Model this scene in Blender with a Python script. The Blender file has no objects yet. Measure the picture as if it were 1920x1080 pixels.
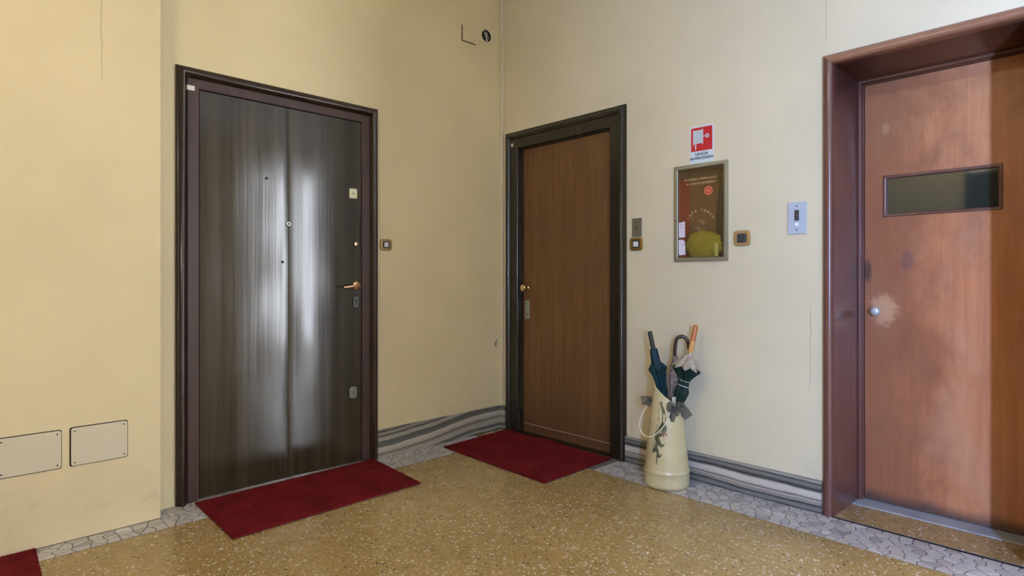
import bpy, bmesh, math, random
from mathutils import Vector, Matrix, noise as mnoise
random.seed(7)
PI = math.pi
C = bpy.context.scene.collection
sc = bpy.context.scene

# ---------------------------------------------------------------- camera, world, lights, exposure
TH = math.radians(45.97)
cam = bpy.data.cameras.new('camera')
cam.lens = 1112.0/1920*36; cam.sensor_width = 36; cam.shift_y = -18/1920; cam.clip_start = .02
co = bpy.data.objects.new('camera', cam); C.objects.link(co)
co.location = (0, 0, 1.12); co.rotation_euler = (PI/2, 0, TH)
sc.camera = co
w = bpy.data.worlds.new('world'); sc.world = w; w.use_nodes = True
w.node_tree.nodes['Background'].inputs[0].default_value = (.75, .86, 1, 1)
w.node_tree.nodes['Background'].inputs[1].default_value = .3
sc.view_settings.view_transform = 'Standard'; sc.view_settings.look = 'None'
sc.view_settings.exposure = 0.0; sc.view_settings.gamma = 1; sc.view_settings.use_curve_mapping = False

WIN1 = 750.0
WIN2 = 18.0
WARM = 118.0
def area(name, loc, rot, sx, sy, power, col, spread=PI):
    l = bpy.data.lights.new(name, 'AREA'); l.shape = 'RECTANGLE'; l.size = sx; l.size_y = sy
    l.energy = power; l.color = col; l.spread = spread
    o = bpy.data.objects.new(name, l); C.objects.link(o); o.location = loc; o.rotation_euler = rot
    return o

# ---------------------------------------------------------------- materials
def newmat(name):
    m = bpy.data.materials.new(name); m.use_nodes = True
    nt = m.node_tree; b = nt.nodes['Principled BSDF']
    return m, nt, b
def setp(b, **k):
    for n, v in k.items():
        b.inputs[n.replace('_', ' ')].default_value = v
def simple(name, col, rough=.5, metal=0, **k):
    m, nt, b = newmat(name)
    b.inputs['Base Color'].default_value = (*col, 1); b.inputs['Roughness'].default_value = rough
    b.inputs['Metallic'].default_value = metal
    setp(b, **k)
    return m
def N(nt, t, **k):
    n = nt.nodes.new(t)
    for a, v in k.items():
        if a.startswith('i_'): n.inputs[a[2:].replace('_', ' ')].default_value = v
        else: setattr(n, a, v)
    return n
def ramp(nt, stops, interp='LINEAR'):
    r = nt.nodes.new('ShaderNodeValToRGB'); cr = r.color_ramp; cr.interpolation = interp
    while len(cr.elements) < len(stops): cr.elements.new(.5)
    for e, (p, c) in zip(cr.elements, stops):
        e.position = p; e.color = (*c, 1) if len(c) == 3 else c
    return r
def coords(nt, scale=(1, 1, 1)):
    tc = nt.nodes.new('ShaderNodeNewGeometry'); mp = nt.nodes.new('ShaderNodeMapping')
    mp.inputs['Scale'].default_value = scale
    nt.links.new(tc.outputs['Position'], mp.inputs['Vector'])
    return mp.outputs['Vector']
def noise(nt, vec, scale, detail=3, rough=.5, dist=0):
    n = nt.nodes.new('ShaderNodeTexNoise'); n.inputs['Scale'].default_value = scale
    n.inputs['Detail'].default_value = detail; n.inputs['Roughness'].default_value = rough
    n.inputs['Distortion'].default_value = dist
    nt.links.new(vec, n.inputs['Vector']); return n
def mix(nt, fac, a, b, mode='MIX'):
    m = nt.nodes.new('ShaderNodeMix'); m.data_type = 'RGBA'; m.blend_type = mode
    def s(sock, v):
        if isinstance(v, (tuple, list)): sock.default_value = (*v, 1) if len(v) == 3 else v
        elif isinstance(v, (int, float)): sock.default_value = v
        else: nt.links.new(v, sock)
    s(m.inputs[0], fac); s(m.inputs[6], a); s(m.inputs[7], b)
    return m.outputs[2]
def math_(nt, op, a, b=0.0, c=None, clamp=False):
    m = nt.nodes.new('ShaderNodeMath'); m.operation = op; m.use_clamp = clamp
    for i, v in enumerate((a, b, c)):
        if v is None: continue
        if isinstance(v, (int, float)): m.inputs[i].default_value = v
        else: nt.links.new(v, m.inputs[i])
    return m.outputs[0]
def bump(nt, b, h, strength=.2, dist=.01):
    n = nt.nodes.new('ShaderNodeBump'); n.inputs['Strength'].default_value = strength; n.inputs['Distance'].default_value = dist
    nt.links.new(h, n.inputs['Height']); nt.links.new(n.outputs['Normal'], b.inputs['Normal'])
def maprange(nt, v, a, b_, c=0., d=1.):
    n = nt.nodes.new('ShaderNodeMapRange'); n.interpolation_type = 'SMOOTHSTEP'
    n.inputs[1].default_value = a; n.inputs[2].default_value = b_; n.inputs[3].default_value = c; n.inputs[4].default_value = d
    nt.links.new(v, n.inputs[0]); return n.outputs[0]
def sepxyz(nt):
    g = nt.nodes.new('ShaderNodeNewGeometry'); s = nt.nodes.new('ShaderNodeSeparateXYZ')
    nt.links.new(g.outputs['Position'], s.inputs[0]); return s.outputs

def wall_mat(name, col, crack=None, axis=1):
    m, nt, b = newmat(name)
    v = coords(nt); n1 = noise(nt, v, 1.3, 4, .55)
    c = mix(nt, maprange(nt, n1.outputs[0], .3, .7), tuple(x*.94 for x in col), tuple(min(1, x*1.04) for x in col))
    n2 = noise(nt, coords(nt, (1, 1, .35)), 5, 4, .6)
    c = mix(nt, maprange(nt, n2.outputs[0], .62, .8, 0, .25), c, (col[0]*.85, col[1]*.86, col[2]*.9))
    s = sepxyz(nt)
    if crack:
        for (u, z0, z1, wd, wob, dark) in crack:
            nn = noise(nt, coords(nt, (0, 0, 1)), 6, 3)
            uu = math_(nt, 'ADD', s[axis], math_(nt, 'MULTIPLY', math_(nt, 'SUBTRACT', nn.outputs[0], .5), wob))
            d = math_(nt, 'ABSOLUTE', math_(nt, 'SUBTRACT', uu, u))
            k = maprange(nt, d, wd*.4, wd, 1, 0)
            k = math_(nt, 'MULTIPLY', k, math_(nt, 'MULTIPLY', maprange(nt, s[2], z0, z0+.1), maprange(nt, s[2], z1-.05, z1, 1, 0)))
            k = math_(nt, 'MULTIPLY', k, dark)
            c = mix(nt, k, c, (.22, .19, .13))
    # scuffs just above the floor
    n3 = noise(nt, v, 14, 5, .65)
    low = math_(nt, 'MULTIPLY', maprange(nt, s[2], 0.0, .5, 1, 0), maprange(nt, n3.outputs[0], .5, .75, 0, .35))
    c = mix(nt, low, c, (.36, .32, .24))
    nt.links.new(c, b.inputs['Base Color']); b.inputs['Roughness'].default_value = .6
    n4 = noise(nt, v, 90, 4, .6)
    n5 = noise(nt, coords(nt, (12, 12, .6)), 1, 3, .5)
    h = math_(nt, 'ADD', math_(nt, 'MULTIPLY', n4.outputs[0], .25), n5.outputs[0])
    bump(nt, b, h, .12, .01)
    return m
CREAM = (.70, .58, .35)
M_wall_l = wall_mat('cream_wall_paint_left', CREAM, [(.515, 1.95, 3.3, .004, .03, .35)], 1)
M_wall_b = wall_mat('cream_wall_paint_back', (.65, .565, .385), [(-.985, 2.2, 3.3, .004, .004, .3), (-1.055, .55, 1.0, .004, .05, .35)], 0)
M_wall = wall_mat('cream_wall_paint', CREAM)
M_ceil = simple('white_ceiling_paint', (.78, .76, .72), .8)

def terrazzo(name, base1, base2, white_t=.74, dark_t=.12, scale=100, rough=.22):
    m, nt, b = newmat(name)
    v = coords(nt)
    nz = noise(nt, v, 60, 2)
    vv = nt.nodes.new('ShaderNodeVectorMath'); vv.operation = 'MULTIPLY_ADD'
    nt.links.new(nz.outputs['Color'], vv.inputs[0]); vv.inputs[1].default_value = (.012, .012, .0); nt.links.new(v, vv.inputs[2])
    def vor(sc_, rnd=1):
        n = nt.nodes.new('ShaderNodeTexVoronoi'); n.inputs['Scale'].default_value = sc_; n.inputs['Randomness'].default_value = rnd
        nt.links.new(vv.outputs[0], n.inputs['Vector'])
        s = nt.nodes.new('ShaderNodeSeparateColor'); nt.links.new(n.outputs['Color'], s.inputs[0])
        return n, s
    va, sa = vor(scale); vb, sb = vor(scale*2.1)
    big = noise(nt, v, 2.2, 4, .6)
    c = mix(nt, sb.outputs[1], base1, base2)
    c = mix(nt, maprange(nt, big.outputs[0], .35, .65, 0, .45), c, tuple(x*.78 for x in base1))
    size = math_(nt, 'MULTIPLY_ADD', sa.outputs[2], .36, .16)
    inside = math_(nt, 'LESS_THAN', va.outputs['Distance'], size)
    wm = math_(nt, 'MULTIPLY', inside, math_(nt, 'GREATER_THAN', sa.outputs[0], white_t))
    clus = noise(nt, v, 9, 3)
    sizeb = math_(nt, 'MULTIPLY_ADD', sb.outputs[2], .4, .1)
    wm2 = math_(nt, 'MULTIPLY', math_(nt, 'LESS_THAN', vb.outputs['Distance'], sizeb), math_(nt, 'GREATER_THAN', sb.outputs[0], math_(nt, 'SUBTRACT', 1.04, math_(nt, 'MULTIPLY', clus.outputs[0], .75))))
    dm = math_(nt, 'MULTIPLY', inside, math_(nt, 'LESS_THAN', sa.outputs[0], dark_t))
    wc = mix(nt, sa.outputs[1], (.62, .50, .40), (.70, .62, .52))
    c = mix(nt, wm2, c, (.55, .45, .33))
    c = mix(nt, wm, c, wc)
    c = mix(nt, dm, c, (.09, .065, .045))
    nt.links.new(c, b.inputs['Base Color'])
    rn = noise(nt, v, 6, 4)
    nt.links.new(maprange(nt, rn.outputs[0], .3, .7, rough*.8, rough*1.4), b.inputs['Roughness'])
    b.inputs['Specular IOR Level'].default_value = .45
    return m
M_terrazzo = terrazzo('ochre_terrazzo', (.31, .20, .066), (.39, .265, .105))
M_terrazzo2 = terrazzo('ochre_terrazzo_coarse', (.32, .205, .08), (.41, .27, .12), .72, .2, 70)

def marble_piece_mat():
    m, nt, b = newmat('pale_marble_pieces')
    oi = nt.nodes.new('ShaderNodeObjectInfo')
    r = ramp(nt, [(0, (.30, .28, .27)), (.25, (.43, .40, .39)), (.6, (.50, .47, .46)), (.85, (.50, .45, .40)), (1, (.60, .58, .57))])
    nt.links.new(oi.outputs['Random'], r.inputs[0])
    n = noise(nt, coords(nt), 22, 5, .65, 1.2)
    c = mix(nt, maprange(nt, n.outputs[0], .5, .75, 0, .5), r.outputs[0], (.27, .26, .27))
    nt.links.new(c, b.inputs['Base Color']); b.inputs['Roughness'].default_value = .3
    return m
M_piece = marble_piece_mat()
M_grout = simple('grey_grout', (.13, .125, .12), .8)
M_slab = None
def slab_mat():
    m, nt, b = newmat('blue_grey_marble_threshold')
    n = noise(nt, coords(nt), 5, 5, .6, 1)
    r = ramp(nt, [(.3, (.29, .31, .33)), (.7, (.40, .42, .44))])
    nt.links.new(n.outputs[0], r.inputs[0]); nt.links.new(r.outputs[0], b.inputs['Base Color']); b.inputs['Roughness'].default_value = .35
    return m
M_slab = slab_mat()

def veined(name, axis, H, kind):
    m, nt, b = newmat(name)
    s = sepxyz(nt)
    nn = noise(nt, coords(nt, (2.4, 2.4, 5)), 1, 4, .5)
    t = math_(nt, 'DIVIDE', s[2], H)
    if kind == 'wave':
        # bands that sag towards the door on the left
        u = maprange(nt, s[axis], 2.0, 2.9, -.42, 0.0)
        t = math_(nt, 'SUBTRACT', t, u)
        t = math_(nt, 'DIVIDE', t, 1.45)
        wob = .07
    else:
        t = math_(nt, 'ADD', t, 0.0); wob = .12
    t = math_(nt, 'ADD', t, math_(nt, 'MULTIPLY', math_(nt, 'SUBTRACT', nn.outputs[0], .5), wob*2))
    D = (.035, .034, .031); D2 = (.075, .073, .068); G = (.17, .165, .15); L = (.38, .34, .28); W = (.54, .48, .41); P = (.42, .33, .27)
    if kind == 'wave':
        st = [(0, G), (.04, D), (.07, L), (.10, L), (.12, D), (.15, G), (.18, D), (.20, L), (.33, L), (.345, D), (.36, L), (.38, D), (.40, L), (.52, W), (.55, L), (.57, D), (.595, G), (.62, G), (.64, D), (.66, G), (.70, D2), (.715, L), (.80, L), (.82, D), (.85, G), (.9, L), (.93, D), (1, L)]
    else:
        st = [(0, G), (.05, D), (.09, G), (.17, G), (.20, D2), (.235, D), (.26, G), (.29, L), (.32, D2), (.335, L), (.38, P), (.42, D2), (.44, L), (.50, W), (.62, W), (.67, G), (.70, D), (.76, D2), (.80, G), (.86, G), (.885, D), (.92, G), (.96, L), (1, G)]
    r = ramp(nt, st[:31]); nt.links.new(t, r.inputs[0])
    n2 = noise(nt, coords(nt, (2, 2, 10)), 5, 4, .6)
    c = mix(nt, maprange(nt, n2.outputs[0], .5, .8, 0, .4), r.outputs[0], (.30, .27, .24))
    nt.links.new(c, b.inputs['Base Color']); b.inputs['Roughness'].default_value = .28
    return m
M_base_l = veined('wavy_veined_marble', 1, .176, 'wave')
M_base_b = veined('banded_grey_marble', 0, .158, 'band')

def wood(name, c1, c2, axis='z', rough=.35, spec=.5, gs=40, coat=0, extra=None, ca=.5):
    m, nt, b = newmat(name)
    sc_ = {'z': (1, 1, .035), 'x': (.035, 1, 1), 'y': (1, .035, 1)}[axis]
    v = coords(nt, sc_)
    n = noise(nt, v, gs, 5, .6, .4); n2 = noise(nt, coords(nt, tuple(x*1 for x in sc_)), gs*5, 3, .6)
    n3 = noise(nt, coords(nt), 2.2, 4, .6)
    f = math_(nt, 'ADD', math_(nt, 'MULTIPLY', n.outputs[0], .7), math_(nt, 'MULTIPLY', n2.outputs[0], .3))
    c = mix(nt, maprange(nt, f, .38, .62), c1, c2)
    c = mix(nt, maprange(nt, n3.outputs[0], .4, .7, 0, ca), c, tuple(x*.72 for x in c1))
    if extra: c = extra(nt, c)
    nt.links.new(c, b.inputs['Base Color'])
    rv = .05 if rough < .4 else .2
    nt.links.new(maprange(nt, n3.outputs[0], .3, .7, rough*(1-rv), rough*(1+rv)), b.inputs['Roughness'])
    b.inputs['Specular IOR Level'].default_value = spec
    if coat: b.inputs['Coat Weight'].default_value = coat; b.inputs['Coat Roughness'].default_value = .12
    bump(nt, b, n2.outputs[0], .05, .003)
    return m
def blob(nt, x, z, rx, rz, nscale=25, k=.5, axis=0):
    s = sepxyz(nt)
    a = math_(nt, 'DIVIDE', math_(nt, 'SUBTRACT', s[axis], x), rx); d = math_(nt, 'DIVIDE', math_(nt, 'SUBTRACT', s[2], z), rz)
    r = math_(nt, 'SQRT', math_(nt, 'ADD', math_(nt, 'MULTIPLY', a, a), math_(nt, 'MULTIPLY', d, d)))
    n = noise(nt, coords(nt), nscale, 5, .7)
    r = math_(nt, 'ADD', r, math_(nt, 'MULTIPLY', math_(nt, 'SUBTRACT', n.outputs[0], .5), k*2))
    return maprange(nt, r, .45, 1.0, 1, 0)
def door3_extra(nt, c):
    s = sepxyz(nt)
    # big worn cloudy patches of the old varnish
    n = noise(nt, coords(nt, (1, 1, .6)), 4.2, 5, .62)
    n_d = noise(nt, coords(nt, (1, 1, .5)), 2.7, 6, .68, .5)
    c = mix(nt, maprange(nt, n_d.outputs[0], .46, .66, 0, .5), c, (.22, .085, .050))
    c = mix(nt, maprange(nt, n.outputs[0], .42, .7, 0, .55), c, (.54, .27, .15))
    # uneven gloss painted into the varnish: darker on the knob side, cloudy edge
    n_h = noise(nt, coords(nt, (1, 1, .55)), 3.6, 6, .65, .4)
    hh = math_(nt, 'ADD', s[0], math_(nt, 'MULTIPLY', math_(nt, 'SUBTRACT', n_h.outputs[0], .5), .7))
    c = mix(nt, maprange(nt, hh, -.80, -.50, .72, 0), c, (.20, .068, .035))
    k = blob(nt, -.835, .965, .075, .10, 45, .6); c = mix(nt, math_(nt, 'MULTIPLY', k, .55), c, (.62, .37, .21))
    k = blob(nt, -.735, 1.205, .035, .07, 22, .4); c = mix(nt, math_(nt, 'MULTIPLY', k, .45), c, (.10, .06, .075))
    k = blob(nt, -.905, 1.16, .022, .08, 22, .3); c = mix(nt, math_(nt, 'MULTIPLY', k, .75), c, (.035, .028, .03))
    k = blob(nt, -.825, 1.86, .02, .04, 22, .3); c = mix(nt, math_(nt, 'MULTIPLY', k, .3), c, (.55, .32, .18))
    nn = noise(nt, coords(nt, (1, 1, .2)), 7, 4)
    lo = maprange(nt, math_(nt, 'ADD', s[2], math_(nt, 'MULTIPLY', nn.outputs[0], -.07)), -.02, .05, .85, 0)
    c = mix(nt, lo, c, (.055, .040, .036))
    return c
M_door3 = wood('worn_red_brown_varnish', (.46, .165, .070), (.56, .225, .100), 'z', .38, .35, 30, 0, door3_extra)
def jamb_extra(nt, c):
    s = sepxyz(nt)
    a = noise(nt, coords(nt, (1, 1, .35)), 150, 3, .6); g = noise(nt, coords(nt), 5, 3, .6)
    k = math_(nt, 'MULTIPLY', maprange(nt, a.outputs[0], .68, .74, 0, .8), maprange(nt, g.outputs[0], .42, .6, 0, 1))
    k = math_(nt, 'MULTIPLY', k, maprange(nt, s[2], .4, 1.4, 1, .15))
    # rubbed-through arris where the reveal meets the moulding
    e = maprange(nt, math_(nt, 'ABSOLUTE', math_(nt, 'SUBTRACT', s[1], 2.997)), .002, .007, 1, 0)
    e = math_(nt, 'MULTIPLY', e, maprange(nt, math_(nt, 'ABSOLUTE', math_(nt, 'ADD', s[0], .9545)), .003, .0055, 1, 0))
    e = math_(nt, 'MULTIPLY', e, math_(nt, 'MULTIPLY', maprange(nt, noise(nt, coords(nt), 30, 4, .7).outputs[0], .42, .55, 0, .8), maprange(nt, s[2], .2, 1.2, 1, .1)))
    c = mix(nt, math_(nt, 'MAXIMUM', k, e), c, (.42, .28, .22))
    return c
M_jamb = wood('dark_red_brown_varnish', (.115, .042, .032), (.16, .062, .045), 'z', .30, .5, 25, .45, jamb_extra)
M_head = wood('orange_brown_varnish_head', (.22, .095, .05), (.30, .14, .08), 'x', .33, .5, 25, .2)
M_jamb_top = wood('dark_red_brown_varnish_lintel', (.105, .040, .022), (.16, .062, .034), 'x', .35, .5, 25, .1)
def door2_extra(nt, c):
    s = sepxyz(nt)
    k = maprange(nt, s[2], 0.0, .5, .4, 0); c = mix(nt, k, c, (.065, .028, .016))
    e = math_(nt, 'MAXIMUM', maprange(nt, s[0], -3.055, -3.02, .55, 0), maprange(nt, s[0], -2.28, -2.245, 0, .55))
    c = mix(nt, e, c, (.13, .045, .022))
    return c
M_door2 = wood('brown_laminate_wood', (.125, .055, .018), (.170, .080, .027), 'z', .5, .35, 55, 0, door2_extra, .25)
M_d2frame = wood('black_brown_lacquer', (.020, .015, .009), (.028, .021, .012), 'z', .26, .5, 6)
M_d1case = wood('dark_brown_lacquer', (.024, .013, .009), (.036, .021, .014), 'z', .2, .5, 6)
M_d1frame = wood('plum_brown_lacquer', (.050, .026, .023), (.064, .035, .031), 'z', .38, .35, 8)
def door1_mat():
    m, nt, b = newmat('glossy_black_brown_laminate')
    v = coords(nt, (1, 1, .02)); n = noise(nt, v, 16, 4, .6); n2 = noise(nt, v, 130, 3, .6)
    c = mix(nt, maprange(nt, n.outputs[0], .35, .65), (.028, .021, .011), (.046, .034, .019))
    c = mix(nt, maprange(nt, n2.outputs[0], .4, .7, 0, .4), c, (.022, .017, .011))
    nt.links.new(c, b.inputs['Base Color'])
    nt.links.new(maprange(nt, n.outputs[0], .3, .7, .14, .21), b.inputs['Roughness'])
    b.inputs['Specular IOR Level'].default_value = .45
    bump(nt, b, n.outputs[0], .12, .004)
    return m
M_door1 = door1_mat()
M_black = simple('black_void', (.006, .006, .006), .8)
M_darkhole = simple('dark_gap', (.02, .017, .014), .8)
M_brass = simple('polished_brass', (.72, .50, .24), .22, 1)
M_brass_old = simple('satin_brass_plate', (.42, .29, .12), .33, 1)
M_copper = simple('rosy_brass', (.70, .42, .26), .25, 1)
M_steel = simple('satin_steel', (.55, .54, .51), .35, 1)
M_alu = simple('dull_aluminium', (.36, .36, .31), .42, .85)
M_bronze = simple('greyed_bronze', (.26, .24, .18), .42, .8)
M_nickel = simple('dull_nickel', (.34, .34, .28), .45, .6)
M_knob3 = simple('grey_white_knob', (.50, .51, .50), .35, .3)
M_white = simple('white_plastic', (.72, .69, .68), .4)
M_dark_plastic = simple('dark_grey_plastic', (.035, .038, .045), .35)
M_grey_plate = simple('pale_blue_grey_enamel', (.42, .46, .52), .38)
M_plate = simple('cream_painted_plate', (.62, .545, .40), .5)
M_label = simple('off_white_sticker', (.72, .68, .58), .6)
M_pap = simple('lilac_white_paper', (.66, .58, .64), .7)
M_signw = simple('sign_white', (.62, .68, .69), .45)
M_signr = simple('sign_red', (.52, .012, .022), .4)
M_ink = simple('sign_ink', (.015, .03, .06), .5)
M_tan = simple('faint_tan_print', (.55, .33, .14), .6)
M_orange = simple('orange_sticker', (.62, .14, .06), .5)
M_orange2 = simple('dark_orange_sticker', (.40, .07, .03), .5)
M_cabin = simple('brown_cabinet_inside', (.20, .105, .04), .55)
M_cabred = simple('red_painted_hose_box', (.42, .045, .018), .5)
M_rubber = simple('black_rubber', (.02, .016, .012), .5)
M_threshold = simple('aluminium_threshold', (.75, .73, .70), .3, .9)

def glass_mat(name, tint=(1, 1, 1), gl=.08, ior=1.5):
    m = bpy.data.materials.new(name); m.use_nodes = True; nt = m.node_tree
    for n in list(nt.nodes):
        if n.type == 'BSDF_PRINCIPLED': nt.nodes.remove(n)
    out = [n for n in nt.nodes if n.type == 'OUTPUT_MATERIAL'][0]
    t = nt.nodes.new('ShaderNodeBsdfTransparent'); t.inputs[0].default_value = (*tint, 1)
    g = nt.nodes.new('ShaderNodeBsdfGlossy'); g.inputs['Roughness'].default_value = .03
    lw = nt.nodes.new('ShaderNodeLayerWeight'); lw.inputs['Blend'].default_value = .5
    fc = math_(nt, 'MULTIPLY_ADD', math_(nt, 'POWER', lw.outputs['Facing'], 5.0), .8, gl*.55)
    mx = nt.nodes.new('ShaderNodeMixShader'); nt.links.new(fc, mx.inputs[0])
    nt.links.new(t.outputs[0], mx.inputs[1]); nt.links.new(g.outputs[0], mx.inputs[2]); nt.links.new(mx.outputs[0], out.inputs[0])
    return m
M_glass = glass_mat('clear_glass', (.9, .86, .78))
M_dglass = simple('dark_glass', (.022, .027, .022), .05, 0, Specular_IOR_Level=1.0)

def carpet_mat(name, c1, c2):
    m, nt, b = newmat(name)
    n = noise(nt, coords(nt), 260, 3, .7); n2 = noise(nt, coords(nt), 7, 4, .6)
    c = mix(nt, maprange(nt, n.outputs[0], .35, .65), c1, c2)
    c = mix(nt, maprange(nt, n2.outputs[0], .4, .7, 0, .5), c, tuple(x*.6 for x in c1))
    nt.links.new(c, b.inputs['Base Color']); b.inputs['Roughness'].default_value = .95
    b.inputs['Specular IOR Level'].default_value = .1
    return m
M_carpet = carpet_mat('burgundy_pile', (.095, .005, .007), (.21, .015, .018))
M_cback = simple('dark_red_mat_backing', (.07, .008, .010), .9)

# ---------------------------------------------------------------- mesh helpers
WL = {}
def link(name, me, m, parent=None, smooth=False):
    o = bpy.data.objects.new(name, me); C.objects.link(o)
    if m: me.materials.append(m)
    if smooth:
        for p in me.polygons: p.use_smooth = True
    if parent:
        o.parent = parent
    return o
def wloc(o):
    v = Vector((0, 0, 0))
    while o: v += o.location; o = o.parent
    return v
def obj(name, bm, m, parent=None, smooth=False, recalc=True):
    if recalc: bmesh.ops.recalc_face_normals(bm, faces=bm.faces)
    if parent:
        bmesh.ops.translate(bm, verts=bm.verts, vec=-wloc(parent))
    me = bpy.data.meshes.new(name); bm.to_mesh(me); bm.free()
    return link(name, me, m, parent, smooth)
def autosm(o, ang=35):
    me = o.data
    for p in me.polygons: p.use_smooth = True
    bm = bmesh.new(); bm.from_mesh(me)
    for e in bm.edges:
        if len(e.link_faces) == 2 and e.calc_face_angle(0) > math.radians(ang): e.smooth = False
    bm.to_mesh(me); bm.free()
    return o
def empty(name, loc, label=None, cat=None, group=None, kind=None):
    o = bpy.data.objects.new(name, None); C.objects.link(o); o.location = loc; o.empty_display_size = .05
    tag(o, label, cat, group, kind); return o
def tag(o, label=None, cat=None, group=None, kind=None):
    if label: o['label'] = label
    if cat: o['category'] = cat
    if group: o['group'] = group
    if kind: o['kind'] = kind
    return o
def box(bm, a, b):
    r = bmesh.ops.create_cube(bm, size=1)
    for v in r['verts']:
        v.co = Vector([(a[i]+b[i])/2 + v.co[i]*(b[i]-a[i]) for i in range(3)])
    return r['verts']
def bevel_all(bm, w, seg=2):
    bmesh.ops.bevel(bm, geom=list(bm.edges), offset=w, segments=seg, affect='EDGES', profile=.5)
def nb(): return bmesh.new()
# wall frames: (u, z, p) -> world;  p = out of the wall into the room
XL = -3.24; YB = 3.02; XP = -3.125; YD = 3.372
ML = lambda u, z, p: Vector((XL+p, u, z))
MP = lambda u, z, p: Vector((XP+p, u, z))
MB = lambda u, z, p: Vector((u, YB-p, z))
MD = lambda u, z, p: Vector((u, YD-p, z))
def wbox(bm, M, u0, u1, z0, z1, p0, p1):
    a = M(u0, z0, p0); b = M(u1, z1, p1)
    return box(bm, [min(a[i], b[i]) for i in range(3)], [max(a[i], b[i]) for i in range(3)])
def plate(bm, M, u0, u1, z0, z1, p0, p1, r=.005, seg=4, bev=0, warp=None):
    """rounded-corner plate standing off a wall"""
    pts = []
    for cx, cz, a0 in ((u1-r, z1-r, 0), (u0+r, z1-r, PI/2), (u0+r, z0+r, PI), (u1-r, z0+r, 1.5*PI)):
        for k in range(seg+1):
            a = a0+k*PI/2/seg; pts.append((cx+r*math.cos(a), cz+r*math.sin(a)))
    prism(bm, M, pts, p0, p1, bev)
def prism(bm, M, pts, p0, p1, bev=0):
    cu = sum(p[0] for p in pts)/len(pts); cz = sum(p[1] for p in pts)/len(pts)
    rings = [(p0, 0), (p1-bev, 0)] + ([(p1-bev*.3, bev*.5), (p1, bev)] if bev else [(p1, 0)][:0])
    if not bev: rings = [(p0, 0), (p1, 0)]
    R = []
    for p, ins in rings:
        row = []
        for (u, z) in pts:
            du, dz = u-cu, z-cz
            row.append(bm.verts.new(M(u-(ins if du > 0 else -ins)*min(1, abs(du)/.004), z-(ins if dz > 0 else -ins)*min(1, abs(dz)/.004), p)))
        R.append(row)
    n = len(pts)
    for a, b in zip(R, R[1:]):
        for i in range(n): bm.faces.new((a[i], a[(i+1) % n], b[(i+1) % n], b[i]))
    bm.faces.new(R[0][::-1]); bm.faces.new(R[-1])
def disc(bm, M, u, z, p0, p1, r, n=20, ru=None, bev=0):
    ru = ru or r
    prism(bm, M, [(u+ru*math.cos(2*PI*i/n), z+r*math.sin(2*PI*i/n)) for i in range(n)], p0, p1, bev)
def wlathe(bm, M, u, z, prof, n=20):
    """profile (radius, p) revolved about the wall normal at (u, z)"""
    R = []
    for r, p in prof:
        R.append([bm.verts.new(M(u+r*math.cos(2*PI*i/n), z+r*math.sin(2*PI*i/n), p)) for i in range(n)])
    for a, b in zip(R, R[1:]):
        for i in range(n): bm.faces.new((a[i], a[(i+1) % n], b[(i+1) % n], b[i]))
    bm.faces.new(R[0][::-1]); bm.faces.new(R[-1])
def tube(bm, pts, r, n=8, caps=True):
    pts = [Vector(p) for p in pts]; R = []
    up = Vector((0, 0, 1)); prev = None
    for i, p in enumerate(pts):
        t = (pts[min(i+1, len(pts)-1)]-pts[max(i-1, 0)]).normalized()
        if prev is None:
            a = t.orthogonal().normalized()
        else:
            a = (prev - t*prev.dot(t)).normalized()
        prev = a; b = t.cross(a)
        rr = r(i/(len(pts)-1)) if callable(r) else r
        R.append([bm.verts.new(p+(a*math.cos(2*PI*k/n)+b*math.sin(2*PI*k/n))*rr) for k in range(n)])
    for a, b in zip(R, R[1:]):
        for i in range(n): bm.faces.new((a[i], a[(i+1) % n], b[(i+1) % n], b[i]))
    if caps: bm.faces.new(R[0][::-1]); bm.faces.new(R[-1])
def smoothpath(pts, k=6):
    pts = [Vector(p) for p in pts]; out = []
    P = [pts[0]*2-pts[1]] + pts + [pts[-1]*2-pts[-2]]
    for i in range(1, len(P)-2):
        for j in range(k):
            t = j/k; a, b, c, d = P[i-1:i+3]
            out.append(.5*((2*b)+(c-a)*t+(2*a-5*b+4*c-d)*t*t+(3*b-a-3*c+d)*t**3))
    out.append(pts[-1]); return out
def sweep3(bm, M, u0, u1, z1, prof, z0=0.0):
    """closed profile (o outward, p out of wall) swept round the jambs and head of an opening"""
    n = len(prof); st = []
    for k in range(4):
        row = []
        for o, p in prof:
            u = u0-o if k < 2 else u1+o; z = z0 if k in (0, 3) else z1+o
            row.append(bm.verts.new(M(u, z, p)))
        st.append(row)
    for a, b in zip(st, st[1:]):
        for i in range(n): bm.faces.new((a[i], a[(i+1) % n], b[(i+1) % n], b[i]))
    bm.faces.new(st[0][::-1]); bm.faces.new(st[-1])
def sweep4(bm, M, u0, u1, z0, z1, prof):
    n = len(prof); st = []
    for k in range(4):
        row = []
        for o, p in prof:
            u = u0-o if k in (0, 1) else u1+o; z = z0-o if k in (0, 3) else z1+o
            row.append(bm.verts.new(M(u, z, p)))
        st.append(row)
    for j in range(4):
        a, b = st[j], st[(j+1) % 4]
        for i in range(n): bm.faces.new((a[i], a[(i+1) % n], b[(i+1) % n], b[i]))
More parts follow.
